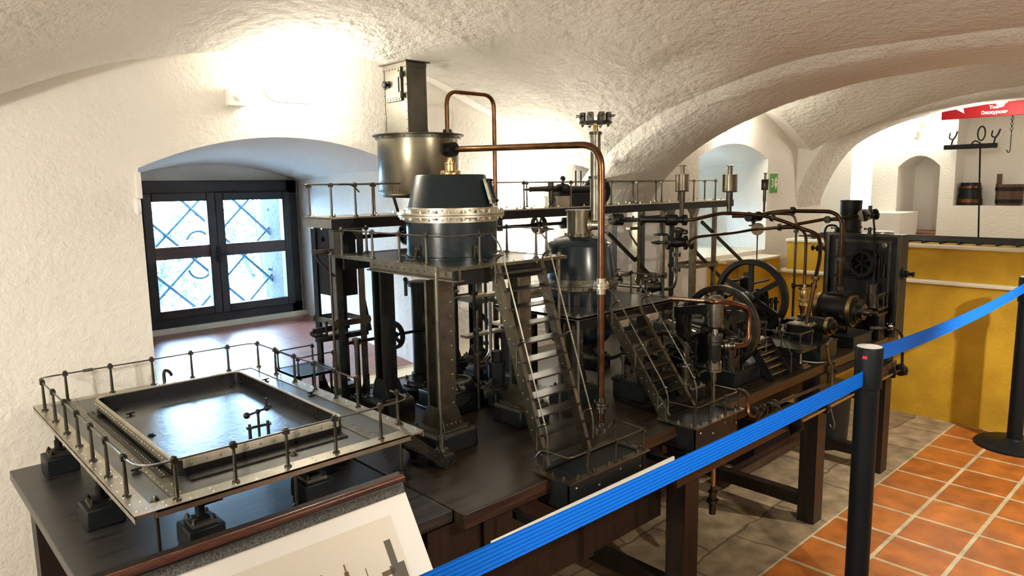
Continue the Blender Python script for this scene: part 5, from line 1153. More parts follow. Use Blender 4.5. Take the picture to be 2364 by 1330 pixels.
mb = MB(); mb.lathe(ax_, ay_, [(.016, zz[851]+.008), (.021, zz[834]), (.024, zz[834]+.03), (.024, zz[786]-.012)], 24); part('barrel', mb, 'iron', t)
mb = MB(); mb.lathe(ax_, ay_, [(.008, zz[851]-.012), (.027, zz[851]-.010), (.027, zz[851]-.002), (.022, zz[851]-.001), (.027, zz[851]), (.027, zz[834]-.002), (.014, zz[834])], 20); bolts(mb, [(ax_+.021*cos(k*pi/3), ay_+.021*sin(k*pi/3), zz[834]-.002) for k in range(6)], .004, .006); part('lower_flange', mb, 'steel', t)
mb = MB(); mb.lathe(ax_, ay_, [(.014, TZ), (.014, TZ+.006), (.0055, TZ+.008), (.0055, zz[851]-.05), (.009, zz[851]-.048), (.009, zz[851]-.01)], 12); part('suction_rod', mb, 'steel', t)
zb = zon(ax_, ay_, 800); d = V((.73, -.68, 0)); b0 = V((ax_, ay_, zb))
mb = MB(); mb.rev(b0+d*.018, d, [(.014, 0), (.014, .012), (.024, .013), (.024, .021), (.020, .022), (.024, .023), (.024, .031), (.011, .032), (.012, .046), (.016, .047), (.016, .053), (.008, .054)], 18); part('branch', mb, 'dull_steel', t)
D0 = dep(b0)
mb = MB(); mb.tube(fil([b0+d*.06, at(1728, 797, D0+.06), at(1731, 712, D0+.06), at(1690, 698, D0-.02), at(1640, 697, D0-.06), at(1545, 689, dep(V((2.54, 1.72, 1.13))))], .05, 7), .0092, 10); part('copper_loop', mb, 'copper', t, 'copper pipe loop')

# ================================================================ 12 first flywheel engine
e1 = thing('front_flywheel_engine', 'dark horizontal engine with the nearer spoked flywheel', 'model engine', (2.76, 1.6, TZ))
zt1 = .826
mb = MB(); 
for a in ((2.598, 2.70), (2.80, 2.935)): mb.box(a[0], a[1], 1.442, 2.02, TZ, zt1-.008); mb.box(a[0]-.004, a[1]+.004, 1.438, 2.024, zt1-.010, zt1)
mb.box(2.70, 2.80, 1.442, 1.50, TZ, zt1-.01); mb.box(2.70, 2.80, 1.438, 1.504, zt1-.012, zt1); part('bed', mb, 'block', e1, bevel=.002)
def flywheel(parent, c, R, w, spokes, a0, m='dull_steel'):
    c = V(c); mb = MB(); n = 56; prof = [(R*.86, -.35*w), (R*.88, -.5*w), (R*.985, -.5*w), (R, -.40*w), (R, .40*w), (R*.985, .5*w), (R*.88, .5*w), (R*.86, .35*w)]
    vs = []; k = len(prof)
    for i in range(n):
        a = 2*pi*i/n
        for r, q in prof: vs.append(c+V((q, r*cos(a), r*sin(a))))
    mb.add(vs, [(i*k+j, i*k+(j+1) % k, ((i+1) % n)*k+(j+1) % k, ((i+1) % n)*k+j) for i in range(n) for j in range(k)])
    rim = part('flywheel', mb, m, parent)
    for s in range(spokes):
        a = a0+2*pi*s/spokes; e = V((0, cos(a), sin(a))); mb = MB(); mb.bar(c+e*R*.1, c+e*R*.9, .024, .014, (1, 0, 0)); part('spoke', mb, m, rim)
    mb = MB(); mb.rev(c-V((w*.9, 0, 0)), (1, 0, 0), [(R*.10, 0), (R*.17, w*.2), (R*.17, w*1.6), (R*.10, w*1.8)], 20); part('hub', mb, 'dull_steel', rim)
W1 = V((2.75, 1.605, .978)); flywheel(e1, W1, .182, .036, 6, .52)
mb = MB(); mb.cyl(W1-V((.14, 0, 0)), W1+V((.18, 0, 0)), .013, 10)
mb.rev(W1+V((.15, 0, 0)), (1, 0, 0), [(.05, 0), (.05, .016)], 18); part('crankshaft', mb, 'steel', e1)
for x in (2.66, 2.815):
    mb = MB(); mb.poly([(x-.018, 1.54, zt1), (x-.018, 1.67, zt1), (x-.018, 1.635, W1.z), (x-.018, 1.575, W1.z)], (.036, 0, 0)); mb.rev((x-.022, W1.y, W1.z), (1, 0, 0), [(.030, 0), (.030, .044)], 16); mb.lathe(x, W1.y, [(.010, W1.z+.026), (.010, W1.z+.05), (.014, W1.z+.051), (.012, W1.z+.062)], 10); part('bearing', mb, 'black_iron', e1)
mb = MB(); mb.rev((2.892, 1.60, .892), (0, 1, 0), [(.030, -.02), (.040, -.018), (.040, -.004), (.036, -.003), (.036, .085), (.040, .086), (.040, .10), (.02, .102)], 24); mb.rev((2.892, 1.582, .892), (0, -1, 0), [(.018, 0), (.018, .012), (.010, .013), (.010, .03)], 14); mb.box(2.865, 2.92, 1.60, 1.685, zt1, .866); part('cylinder', mb, 'iron', e1)
mb = MB(); mb.box(2.865, 2.92, 1.72, 1.99, .872, .882); mb.bar((2.892, 1.70, .892), (2.892, 1.82, .892), .012, .012); mb.bar((2.892, 1.82, .892), (2.90, 1.98, .93), .016, .022); part('slide_bars', mb, 'steel', e1)
mb = MB(); a = at(1567, 718, 3.05); b = at(1636, 712, 2.95); mb.bar(a, b, .03, .034, (0, 0, 1)); mb.rev(a-V((.02, 0, 0)), (1, 0, 0), [(.022, 0), (.022, .04)], 14); c_ = at(1571, 775, 3.05); mb.bar(a, c_, .026, .022, (0, 1, 0)); mb.bar(c_, V((c_.x, c_.y, zt1)), .022, .018, (0, 1, 0)); part('rocker_arm', mb, 'black_iron', e1)
q = V((2.66, 1.50, zt1)); mb = MB(); mb.lathe(q.x, q.y, [(.030, zt1), (.030, zt1+.04), (.036, zt1+.041), (.036, zt1+.05), (.022, zt1+.052), (.022, zt1+.10), (.030, zt1+.101), (.030, zt1+.108), (.012, zt1+.11), (.012, zt1+.125)], 20); mb.torus((q.x, q.y, zt1+.13), (0, 0, 1), .022, .004, 16, 6); mb.bar((q.x-.02, q.y, zt1+.13), (q.x+.02, q.y, zt1+.13), .005, .005); part('governor', mb, 'dull_steel', e1)
for x in (2.612, 2.688, 2.812, 2.922):
    for y in lin(1.46, 2.0, 8): inst('bolt', BM, e1, (x, y, zt1))
rr = random.Random(3)
for k in range(9):
    x, y = rr.choice((2.62, 2.69, 2.83, 2.91))+rr.uniform(-.01, .01), rr.uniform(1.46, 2.0); h = zt1+rr.uniform(.03, .11)
    mb = MB(); mb.lathe(x, y, [(.012, zt1), (.012, zt1+.008), (.006, zt1+.01), (.006, h-.02), (.011, h-.019), (.011, h-.006), (.005, h)], 10); part('oiler', mb, 'dull_steel', e1)
# landing and stair in front of it
el = thing('engine_landing', 'small railed landing with a short stair beside the nearer flywheel', 'model platform', (2.9, 1.5, TZ))
z = .915; mb = MB(); mb.box(2.70, 2.957, 1.486, 1.556, z-.006, z); part('deck', mb, 'bright_steel', el, 'bright worn deck')
for x, y in ((2.71, 1.496), (2.83, 1.496), (2.947, 1.496), (2.947, 1.546)): inst('post', PS, el, (x, y, z))
rail(el, [(2.83, 1.496, z+.068), (2.947, 1.496, z+.068), (2.947, 1.55, z+.068)], .0026, .012)
for x, y in ((2.71, 1.492), (2.949, 1.492)): mb = MB(); mb.cyl((x, y, zt1), (x, y, z-.006), .005, 8); part('support_rod', mb, 'dull_steel', el)
for x in (2.80, 2.952): mb = MB(); mb.bar((x, 1.392, TZ+.006), (x, 1.488, z-.006), .004, .034, (0, -.8, .6)); mb.box(x-.010, x+.010, 1.375, 1.405, TZ, TZ+.004); part('stringer', mb, 'black_iron', el)
for k in range(5): q = (k+.6)/5.3; mb = MB(); mb.box(2.802, 2.95, lerp(1.392, 1.486, q)-.012, lerp(1.392, 1.486, q)+.012, lerp(TZ+.004, z-.01, q)-.002, lerp(TZ+.004, z-.01, q)+.002); part('tread', mb, 'bright_steel', el)
mb = MB(); mb.tube(fil([(2.975, 1.385, TZ), (2.975, 1.385, TZ+.085), (2.955, 1.44, z+.03)], .02), .003, 6); mb.ball((2.975, 1.386, TZ+.085), .006); part('handrail', mb, 'dull_steel', el)

# ================================================================ 13 second flywheel engine
e2 = thing('rear_flywheel_engine', 'dark horizontal engine with the farther spoked flywheel', 'model engine', (3.35, 1.8, TZ))
W2 = V((3.33, 1.775, 1.022)); zt2 = .842
mb = MB()
for a in ((3.20, 3.285), (3.375, 3.46)): mb.box(a[0], a[1], 1.64, 2.18, TZ, zt2)
part('bed', mb, 'block', e2, bevel=.002)
flywheel(e2, W2, .194, .040, 6, .50, 'iron')
mb = MB(); mb.cyl(W2-V((.14, 0, 0)), W2+V((.14, 0, 0)), .014, 10); part('crankshaft', mb, 'steel', e2)
for x in (3.235, 3.425): mb = MB(); mb.poly([(x-.02, 1.71, zt2), (x-.02, 1.84, zt2), (x-.02, 1.81, W2.z), (x-.02, 1.74, W2.z)], (.04, 0, 0)); mb.rev((x-.024, W2.y, W2.z), (1, 0, 0), [(.034, 0), (.034, .048)], 16); part('bearing', mb, 'black_iron', e2)
q = at(1722, 648, 3.75); mb = MB(); mb.box(q.x-.03, q.x+.03, q.y-.02, q.y+.02, zt2, q.z+.02)
for k in range(4): mb.cyl((q.x-.022+.015*k, q.y, q.z+.02), (q.x-.022+.015*k, q.y, q.z+.045), .003, 6)
mb.cyl(q+V((-.16, 0, .015)), q+V((0, 0, .01)), .006, 8); mb.cyl(q+V((-.2, .0, -.03)), q+V((.25, 0, -.02)), .006, 8); part('lubricator', mb, 'black_iron', e2)
mb = MB(); mb.bar((3.40, 1.64, .90), (3.40, 1.80, .985), .022, .03); mb.bar((3.44, 1.40, .90), (3.44, 1.70, .90), .03, .02); mb.box(3.40, 3.48, 1.55, 1.62, .84, .92); part('connecting_rod', mb, 'dull_steel', e2)
for k in range(8):
    x, y = rr.choice((3.215, 3.27, 3.39, 3.45))+rr.uniform(-.008, .008), rr.uniform(1.66, 2.15); h = zt2+rr.uniform(.05, .20)
    mb = MB(); mb.lathe(x, y, [(.014, zt2), (.014, zt2+.008), (.007, zt2+.01), (.007, h-.03), (.013, h-.029), (.013, h-.008), (.006, h)], 10); part('oiler', mb, 'dull_steel', e2)

def gear_rods(t, specs):
    for nm, a, b, r, m_ in specs:
        a, b = V(a), V(b); mb = MB(); mb.cyl(a, b, r, 8); d = (b-a)
        for q in (.12, .5, .86): mb.rev(a+d*q, d, [(r*1.9, 0), (r*1.9, r*1.6)], 10)
        part(nm, mb, m_, t)
gear_rods(e2, [('eccentric_rod', (3.48, 1.66, .90), (3.48, 2.10, .93), .007, 'dull_steel'), ('eccentric_rod', (3.52, 1.62, .87), (3.52, 2.05, .88), .006, 'black_iron'), ('governor_shaft', (3.10, 2.05, .97), (3.62, 2.05, .97), .008, 'black_iron'), ('drain_pipe', (3.16, 1.66, .80), (3.16, 2.1, .80), .008, 'black_iron'), ('feed_pipe', (3.12, 1.95, .86), (3.6, 1.95, .90), .007, 'dull_steel'), ('feed_pipe', (3.55, 1.75, TZ), (3.55, 1.75, 1.0), .008, 'black_iron')])
for x, y, z, R in ((3.56, 1.86, .95, .05), (3.10, 1.85, .90, .042), (3.62, 2.0, 1.02, .04)):
    mb = MB(); mb.torus((x, y, z), (1, .2, 0), R, .005, 24, 6); mb.cyl((x-.05, y, z), (x+.05, y, z), .006, 8)
    for k in range(3): a = k*pi/3; mb.bar((x, y-R*cos(a), z-R*sin(a)), (x, y+R*cos(a), z+R*sin(a)), .006, .004, (1, 0, 0))
    mb.cyl((x+.04, y, TZ), (x+.04, y, z), .008, 8); part('hand_wheel', mb, 'black_iron', e2)
gear_rods(e1, [('eccentric_rod', (2.955, 1.60, .87), (2.955, 1.98, .93), .007, 'dull_steel'), ('drain_pipe', (3.0, 1.46, .80), (3.0, 1.95, .80), .007, 'black_iron'), ('feed_pipe', (2.56, 1.80, .88), (2.98, 1.80, .90), .007, 'black_iron'), ('feed_pipe', (3.06, 1.62, .84), (3.06, 2.0, .88), .006, 'dull_steel'), ('feed_pipe', (3.04, 1.72, TZ), (3.04, 1.72, .96), .007, 'black_iron'), ('feed_pipe', (2.58, 1.62, TZ), (2.58, 1.62, .95), .007, 'black_iron')])
# ================================================================ 14 small compressor block
c1 = thing('small_compressor', 'small horizontal cylinder with valve chest on the nearer dark block', 'model engine', (3.33, 1.5, TZ))
mb = MB(); mb.box(3.242, 3.425, 1.372, 1.635, TZ, .846); mb.box(3.238, 3.429, 1.368, 1.637, .842, .850); part('bed', mb, 'block', c1, bevel=.002)
mb = MB(); mb.rev((3.36, 1.375, .918), (0, 1, 0), [(.02, -.012), (.036, -.010), (.036, .004), (.042, .005), (.042, .02), (.038, .021), (.038, .125), (.042, .126), (.042, .14), (.02, .142)], 26); mb.box(3.325, 3.395, 1.40, 1.50, .85, .89)
mb.rev((3.36, 1.365, .918), (0, -1, 0), [(.018, 0), (.018, .014), (.008, .015), (.008, .05)], 12); part('cylinder', mb, 'iron', c1)
mb = MB(); mb.ring((3.36, 1.388, .918), (0, 1, 0), .03, .044, .016, 26); part('end_ring', mb, 'brass', c1, 'brass end ring')
q = onx(1850, 756, 3.27); mb = MB(); mb.cbox((3.275, q.y, .888), .055, .09, .075); part('valve_chest', mb, 'black_iron', c1); mb = MB(); mb.cbox((3.275, q.y, .929), .075, .115, .007); bolts(mb, [(3.275+a*.03, q.y+b*.045, .932) for a in (-1, 1) for b in (-1, 0, 1)], .004, .007); part('chest_cover', mb, 'bright_steel', c1)
CH = V((3.275, q.y, .932))
for k in range(8):
    x, y = rr.uniform(3.25, 3.42), rr.uniform(1.52, 1.62); h = .85+rr.uniform(.03, .09); mb = MB(); mb.lathe(x, y, [(.013, .85), (.013, .857), (.007, .859), (.007, h-.015), (.012, h-.014), (.010, h)], 10); part('oiler', mb, 'dull_steel', c1)
cl_ = thing('compressor_landing', 'small railed landing on a single post left of the small compressor', 'model platform', (3.15, 1.43, TZ))
z = .862; mb = MB(); mb.box(3.02, 3.165, 1.362, 1.60, z-.005, z); mb.box(3.02, 3.165, 1.358, 1.364, z-.014, z); mb.box(3.016, 3.022, 1.358, 1.60, z-.014, z+.001); part('deck', mb, 'dull_steel', cl_)
for x, y in ((3.03, 1.55), (3.03, 1.46), (3.03, 1.374), (3.15, 1.374)): inst('post', PS, cl_, (x, y, z))
rail(cl_, [(3.03, 1.56, z+.068), (3.03, 1.374, z+.068), (3.155, 1.374, z+.068)], .0024, .012)
mb = MB(); mb.frustum((3.11, 1.405), (.034, .034), (.032, .032), TZ, TZ+.008); mb.frustum((3.11, 1.405), (.024, .024), (.022, .022), TZ+.008, TZ+.016); mb.lathe(3.11, 1.405, [(.010, TZ+.016), (.006, TZ+.03), (.005, z-.005)], 12); part('post_foot', mb, 'steel', cl_)

# ================================================================ 15 big cylinder
bc = thing('big_cylinder_engine', 'large dark horizontal cylinder with brass end rings on the farther block', 'model engine', (3.7, 1.5, TZ))
mb = MB(); mb.box(3.622, 3.86, 1.37, 1.70, TZ, .820); mb.box(3.618, 3.864, 1.366, 1.702, .816, .823); part('bed', mb, 'block', bc, bevel=.002)
mb = MB(); mb.rev((3.735, 1.41, .938), (0, 1, 0), [(.05, -.006), (.070, -.004), (.070, .0), (.076, .001), (.076, .19), (.070, .196), (.03, .198)], 36); mb.box(3.69, 3.78, 1.43, 1.58, .822, .88)
for y in (1.45, 1.54): mb.rev((3.665, y, .915), (-1, 0, -.2), [(.018, 0), (.018, .008), (.012, .009), (.012, .016), (.005, .02)], 12)
part('cylinder', mb, 'iron', bc)
for y in (1.425, 1.592): mb = MB(); mb.ring((3.735, y, .938), (0, 1, 0), .06, .081, .020, 36); part('end_ring', mb, 'brass', bc, 'brass end ring')
mb = MB(); mb.rev((3.735, 1.405, .938), (0, -1, 0), [(.060, 0), (.060, .012), (.036, .014), (.036, .03), (.042, .031), (.042, .038), (.020, .040), (.016, .07), (.009, .071), (.009, .10)], 24)
for k in range(8): a = 2*pi*k/8; mb.bolt((3.735+.05*cos(a), 1.393, .938+.05*sin(a)), (0, -1, 0), .005, .008)
part('stuffing_box', mb, 'dull_steel', bc)
mb = MB(); mb.box(3.72, 3.88, 1.47, 1.56, .985, 1.02); mb.box(3.76, 3.84, 1.41, 1.56, .95, .99); part('valve_chest', mb, 'black_iron', bc)
BC = V((3.735, 1.50, 1.012))

# feed pump before the cabinet
fp = thing('feed_pump', 'dark crosshead pump with a tiny railed stand right of the big cylinder', 'model pump', (3.94, 1.37, TZ))
mb = MB(); mb.box(3.90, 3.985, 1.352, 1.44, TZ, .90); part('pedestal', mb, 'black_iron', fp, bevel=.002)
mb = MB(); mb.box(3.86, 4.0, 1.345, 1.445, .90, .912); mb.box(3.86, 4.0, 1.345, 1.445, .93, .942); mb.cyl((3.83, 1.375, .921), (4.0, 1.375, .921), .009, 10); mb.box(3.985, 4.005, 1.36, 1.42, TZ, .90); part('slide_bars', mb, 'dull_steel', fp)
for x, y in ((3.868, 1.352), (3.94, 1.352), (3.993, 1.352)): inst('post', PS, fp, (x, y, .942))
rail(fp, [(3.868, 1.352, 1.010), (3.993, 1.352, 1.010)], .0024)
mb = MB(); mb.lathe(3.93, 1.41, [(.030, .942), (.030, 1.0), (.022, 1.002), (.022, 1.05), (.027, 1.051), (.027, 1.058), (.008, 1.06)], 18); part('barrel', mb, 'dull_steel', fp)

# ================================================================ 16 boiler cabinet
CX = 4.045; cy0, cy1, cz1 = 1.318, 1.702, 1.315
cab = thing('boiler_cabinet', 'tall black boxed boiler front with belt wheel at the right table end', 'model boiler', (CX+.06, (cy0+cy1)/2, TZ))
mb = MB(); mb.box(CX+.012, CX+.135, cy0+.004, cy1+.02, TZ, cz1-.004); part('casing', mb, 'iron', cab, bevel=.003)
def frame(x, y0, y1, z0, z1, w, d, m, nm, parent, riv=0):
    mb = MB()
    for a in ((y0, y0+w, z0, z1), (y1-w, y1, z0, z1), (y0+w, y1-w, z0, z0+w), (y0+w, y1-w, z1-w, z1)): mb.box(x-d, x, a[0], a[1], a[2], a[3])
    if riv:
        for k in range(riv):
            z_ = lerp(z0+.02, z1-.02, k/(riv-1)); mb.rivet((x-d, y0+w/2, z_), (-1, 0, 0), .003); mb.rivet((x-d, y1-w/2, z_), (-1, 0, 0), .003); y_ = lerp(y0+.02, y1-.02, k/(riv-1)); mb.rivet((x-d, y_, z1-w/2), (-1, 0, 0), .003)
    return part(nm, mb, m, parent)
frame(CX+.014, cy0, cy1, TZ, cz1, .014, .020, 'dull_steel', 'outer_frame', cab, 12)
frame(CX+.014, cy0+.045, cy1-.045, TZ+.03, cz1-.035, .014, .010, 'dull_steel', 'inner_frame', cab, 12)
frame(CX+.014, cy0+.085, cy1-.075, TZ+.14, cz1-.095, .010, .014, 'iron', 'panel_frame', cab, 8)
for a in ((cy1-.082, cz1-.060), (cy0+.082, cz1-.060)): mb = MB(); mb.rev((CX+.004, a[0], a[1]), (-1, 0, 0), [(.016, 0), (.016, .005), (.008, .006), (.008, .011)], 14); part('boss', mb, 'steel', cab)
c = onx(1953, 616, CX-.02); mb = MB(); mb.rev((CX+.012, c.y, c.z), (-1, 0, 0), [(.042, 0), (.042, .03), (.034, .031), (.034, .05), (.024, .052)], 22); mb.box(CX-.01, CX+.01, c.y-.075, c.y+.07, c.z+.047, c.z+.056); mb.box(CX-.03, CX+.01, c.y-.085, c.y+.085, c.z-.056, c.z-.048); part('fire_door', mb, 'black_iron', cab)
c = onx(1992, 612, CX-.04); mb = MB(); mb.ring((CX-.045, c.y, c.z+.01), (.96, -.28, 0), .056, .074, .030, 34)
for k in range(3): a = k*pi/3+.5; d = V((.28*cos(a), .96*cos(a), sin(a)))*.062; mb.bar(V((CX-.045, c.y, c.z+.01))-d, V((CX-.045, c.y, c.z+.01))+d, .012, .008, (.96, -.28, 0))
mb.cyl((CX-.07, c.y-.0, c.z+.01), (CX+.012, c.y, c.z+.01), .008, 8); part('belt_wheel', mb, 'black_iron', cab)
mb = MB(); 
for k, yy in enumerate((c.y-.055, c.y-.075, c.y-.10)): mb.cyl((CX-.02, yy, TZ+.12+.03*k), (CX-.02, yy, cz1-.10-.03*k), .004, 6); mb.lathe(CX-.02, yy, [(.012, TZ+.14+.03*k), (.012, TZ+.18+.03*k)], 10)
mb.cyl((CX-.02, c.y-.02, TZ+.12), (CX-.02, c.y-.02, TZ+.30), .004, 6); mb.lathe(CX-.02, c.y-.02, [(.024, TZ+.1), (.028, TZ+.16), (.01, TZ+.165)], 14); part('gauge_rods', mb, 'dull_steel', cab)
mb = MB(); mb.box(CX-.03, CX+.012, cy0+.06, cy0+.09, TZ+.05, TZ+.32); part('level_glass', mb, 'black_iron', cab)
kz = onx(2095, 633, 4.11).z; mb = MB(); mb.rev((CX+.07, cy0+.006, kz), (0, -1, 0), [(.030, 0), (.030, .008), (.018, .010), (.018, .028), (.010, .03), (.010, .05), (.014, .051), (.014, .058)], 16); part('side_knob', mb, 'black_iron', cab)
px_, py_ = 4.105, 1.605; mb = MB(); mb.lathe(px_, py_, [(.060, cz1-.004), (.060, cz1+.006), (.056, cz1+.008), (.056, 1.487), (.058, 1.488), (.058, 1.494), (.050, 1.494), (.050, 1.4)], 36)
for k in range(4): a = 4+k*.5; mb.rivet((px_+.056*cos(a), py_+.056*sin(a), cz1+.03), (cos(a), sin(a), 0), .006)
part('chimney', mb, 'black_iron', cab, 'black round chimney')
mb = MB(); mb.lathe(4.115, 1.43, [(.052, cz1-.003), (.052, cz1+.008), (.04, cz1+.012)], 30); part('top_cover', mb, 'bright_steel', cab, 'pale round cover')
for px2, py2 in ((1931, 527), (2008, 531)):
    q = onx(px2, py2, CX+.03); mb = MB(); mb.lathe(q.x, q.y, [(.014, cz1-.004), (.014, cz1+.004), (.008, cz1+.005), (.010, cz1+.02), (.007, cz1+.034)], 12); mb.cyl((q.x, q.y-.026, cz1+.024), (q.x, q.y+.026, cz1+.024), .003, 6); mb.ball((q.x, q.y-.026, cz1+.024), .006); mb.ball((q.x, q.y+.026, cz1+.024), .006); part('safety_valve', mb, 'dull_steel', cab)
mb = MB(); q = onx(1880, 520, CX+.05); mb.tube(spl([(CX+.03, cy1, 1.20), (CX+.03, cy1+.03, 1.28), (CX+.03, cy1+.02, 1.345), (CX+.03, cy1-.03, 1.35), (CX+.03, cy1-.05, cz1)], 5), .006, 8); part('gauge_pipe', mb, 'black_iron', cab)
mb = MB(); q = onx(1862, 572, CX+.05); a = V((CX+.06, cy1+.018, q.z)); mb.cyl(a, a+V((0, .10, .0)), .006, 8); mb.valve(a+V((0, .04, 0)), (0, 1, 0), .012, .05, (0, 0, 1), False); mb.rev(a+V((0, .085, 0)), (0, 1, 0), [(.004, 0), (.016, .002), (.016, .008), (.004, .01)], 12); part('test_cock', mb, 'black_iron', cab)

# ================================================================ 17 overhead steam pipes
def P(L): return [at(*q) for q in L]
g_ = 'overhead steam pipes'
t = thing('pipe_junction', 'dark flanged pipe junction hanging in front of the second tower', 'pipe junction', at(1530, 508, 3.62))
a, b = at(1482, 507, 3.62), at(1585, 508, 3.62); ax = (b-a).normalized(); mb = MB()
mb.cyl(a, b, .016, 12); mb.rev(a-ax*.01, ax, [(.030, 0), (.030, .012), (.02, .013), (.02, .028)], 16); mb.rev(a+ax*.12, ax, [(.026, 0), (.030, .01), (.030, .05), (.026, .06)], 16); mb.rev(b-ax*.02, ax, [(.028, 0), (.028, .02), (.016, .021)], 16); mb.cyl(at(1430, 509, 3.7), a, .011, 10); mb.rev(at(1412, 507, 3.72), ax, [(.014, 0), (.030, .006), (.030, .06), (.014, .066)], 16); mb.torus(a+ax*.10-V((0, 0, .075)), (0, 0, 1), .034, .005, 20, 6); mb.cyl(a+ax*.10, a+ax*.10-V((0, 0, .075)), .009, 8)
mb.cyl(at(1395, 519, dep(p0)+.02), at(1420, 509, 3.72), .011, 8)
part('body', mb, 'iron', t)
def vessel(nm, label, px_, D, ytop, yb0, yb1, ybot, wpx, m='tin'):
    s = D/F; c = at(px_, (yb0+yb1)/2, D); z = lambda y: at(px_, y, D).z; r = wpx/2*s
    t = thing(nm, label, 'expansion vessel', (c.x, c.y, z(ybot)), 'expansion vessels')
    mb = MB(); mb.lathe(c.x, c.y, [(r*.4, z(yb1)), (r, z(yb1)+.001), (r*1.04, z(yb1)+.006), (r, z(yb1)+.007), (r, z(yb0)-.007), (r*1.04, z(yb0)-.006), (r*1.04, z(yb0)-.001), (r*.4, z(yb0))], 28); part('drum', mb, m, t)
    mb = MB(); mb.lathe(c.x, c.y, [(r*.36, z(yb0)-.002), (r*.33, z(ytop)-.008), (r*.55, z(ytop)-.006), (r*.55, z(ytop)-.002), (r*.36, z(ytop))], 14); part('top_pipe', mb, 'steel', t)
    mb = MB(); mb.lathe(c.x, c.y, [(r*.55, z(ybot)), (r*.55, z(ybot)+.008), (r*.34, z(ybot)+.010), (r*.34, z(lerp(yb1, ybot, .45))), (r*.46, z(lerp(yb1, ybot, .45))+.001), (r*.46, z(yb1))], 14); part('stand_pipe', mb, 'dull_steel', t)
vessel('expansion_vessel', 'bright steel drum on a standpipe above the walkway, leftmost of the three', 1575, 3.62, 381, 402, 443, 505, 31)
vessel('expansion_vessel', 'bright steel drum on a standpipe at the right end of the walkway', 1685, 3.95, 381, 402, 444, 497, 33)
vessel('expansion_vessel', 'smallest bright drum on a standpipe beside the green guide sign', 1766, 3.98, 399, 414, 439, 497, 16, 'dull_steel')
def fl(q0, q1, k): a, b = at(*q0), at(*q1); return a.lerp(b, k), b-a
pa = P([(1580, 509, 3.62), (1610, 505, 3.62), (1665, 493, 3.64), (1720, 494, 3.64), (1783, 503, 3.60), (1850, 527, 3.56), (1888, 545, 3.50), (1893, 590, 3.42), (1883, 640, 3.36)]); end = CH+V((.005, -.02, 0))
pa = spl(pa, 5)+[end]; q = at(1783, 503, 3.60)
pipe('steam_pipe', 'copper pipe bowing over from the pipe junction down to the small compressor', pa, .0092, 'dark_copper', .02, [(q, at(1850, 527, 3.56)-q), (pa[-2].lerp(end, .02), end-pa[-2])], (), 10, g_)
q = at(1830, 487, 3.80); pb = P([(1690, 499, 3.95), (1745, 498, 3.9), (1790, 489, 3.85), (1830, 487, 3.80), (1944, 489, 3.66)])+[V((BC.x, BC.y, 0))]
pb[-2] = V((BC.x, BC.y, at(1930, 489, 3.62).z)); pb[-1] = BC+V((0, 0, -.03))
pipe('steam_pipe', 'straight topmost copper pipe turning down onto the big cylinder', pb, .0105, 'dark_copper', .09, [(q, at(1900, 489, 3.7)-q), (V((BC.x, BC.y, zon(BC.x, BC.y, 598))), V((0, 0, 1))), (V((BC.x, BC.y, zon(BC.x, BC.y, 665))), V((0, 0, 1)))], (), 10, g_)
C2 = V((BC.x+.07, BC.y+.02, 1.01)); q1, q2 = at(1910, 507, 3.74), at(1800, 524, 3.82)
pipe('steam_pipe', 'second copper pipe from the chimney flange going down behind the big cylinder pipe', P([(2003, 497, 3.9), (1910, 507, 3.74)])+[V((C2.x, C2.y, at(1950, 505, dep(C2)).z)), C2], .009, 'dark_copper', .07, [(q1, at(2003, 497, 3.9)-q1), (V((C2.x, C2.y, zon(C2.x, C2.y, 605))), V((0, 0, 1))), (V((C2.x, C2.y, zon(C2.x, C2.y, 672))), V((0, 0, 1)))], (), 10, g_)
pipe('steam_pipe', 'copper pipe crossing behind the bowed pipe towards the chimney', P([(1757, 529, 3.86), (1800, 525, 3.84), (1905, 506, 3.76)]), .009, 'dark_copper', .1, [(q2, q1-q2)], (), 10, g_)
e = at(1857, 655, 3.56)
pipe('steam_pipe', 'thin copper pipe from the corner valve past the pale disc, then straight down', spl(P([(1583, 565, 3.52), (1600, 551, 3.54), (1625, 545, 3.56), (1690, 538, 3.66), (1745, 529, 3.74)]), 4)+P([(1800, 526, 3.68), (1862, 526, 3.58)])+[V((e.x, e.y, e.z))], .0075, 'dark_copper', .10, [(at(1800, 526, 3.68), at(1862, 526, 3.58)-at(1800, 526, 3.68))], (), 10, g_)
v = at(1838, 534, 3.66)
pipe('steam_pipe', 'thin vertical pipe with a flanged joint behind the farther flywheel', P([(1780, 493, 3.72), (1832, 495, 3.66)])+[V((v.x, v.y, at(1838, 515, 3.66).z)), V((v.x, v.y, .90))], .0062, 'dull_steel', .05, [(v, V((0, 0, 1)))], (), 8, g_)
pipe('steam_pipe', 'thin dark pipe dropping in front of the boiler cabinet', [at(2000, 497, 3.80), at(2016, 499, 3.80), at(2019, 530, 3.80), V((at(2016, 700, 3.80).x, at(2016, 700, 3.80).y, .95))], .005, 'black_iron', .05, (), (), 8, g_)
q = at(2008, 497, 3.84); t = thing('chimney_valve', 'dark flanged valve in front of the black chimney', 'valve', q); mb = MB(); mb.valve(q, (at(2040, 492, 3.84)-at(1990, 500, 3.84)), .020, .075, (0, 0, 1), False); mb.rev(q-RX*.03, -RX*.6-FX*.8, [(.034, -.006), (.034, .006)], 18); part('body', mb, 'dull_steel', t)
q = at(1749, 529, 3.82); t = thing('disc_valve', 'pale round flanged disc on the thin crossing pipe', 'valve', q); ax = V((.64, .75, .1)); mb = MB(); mb.rev(q-ax*.004, ax, [(.034, 0), (.034, .010)], 24)
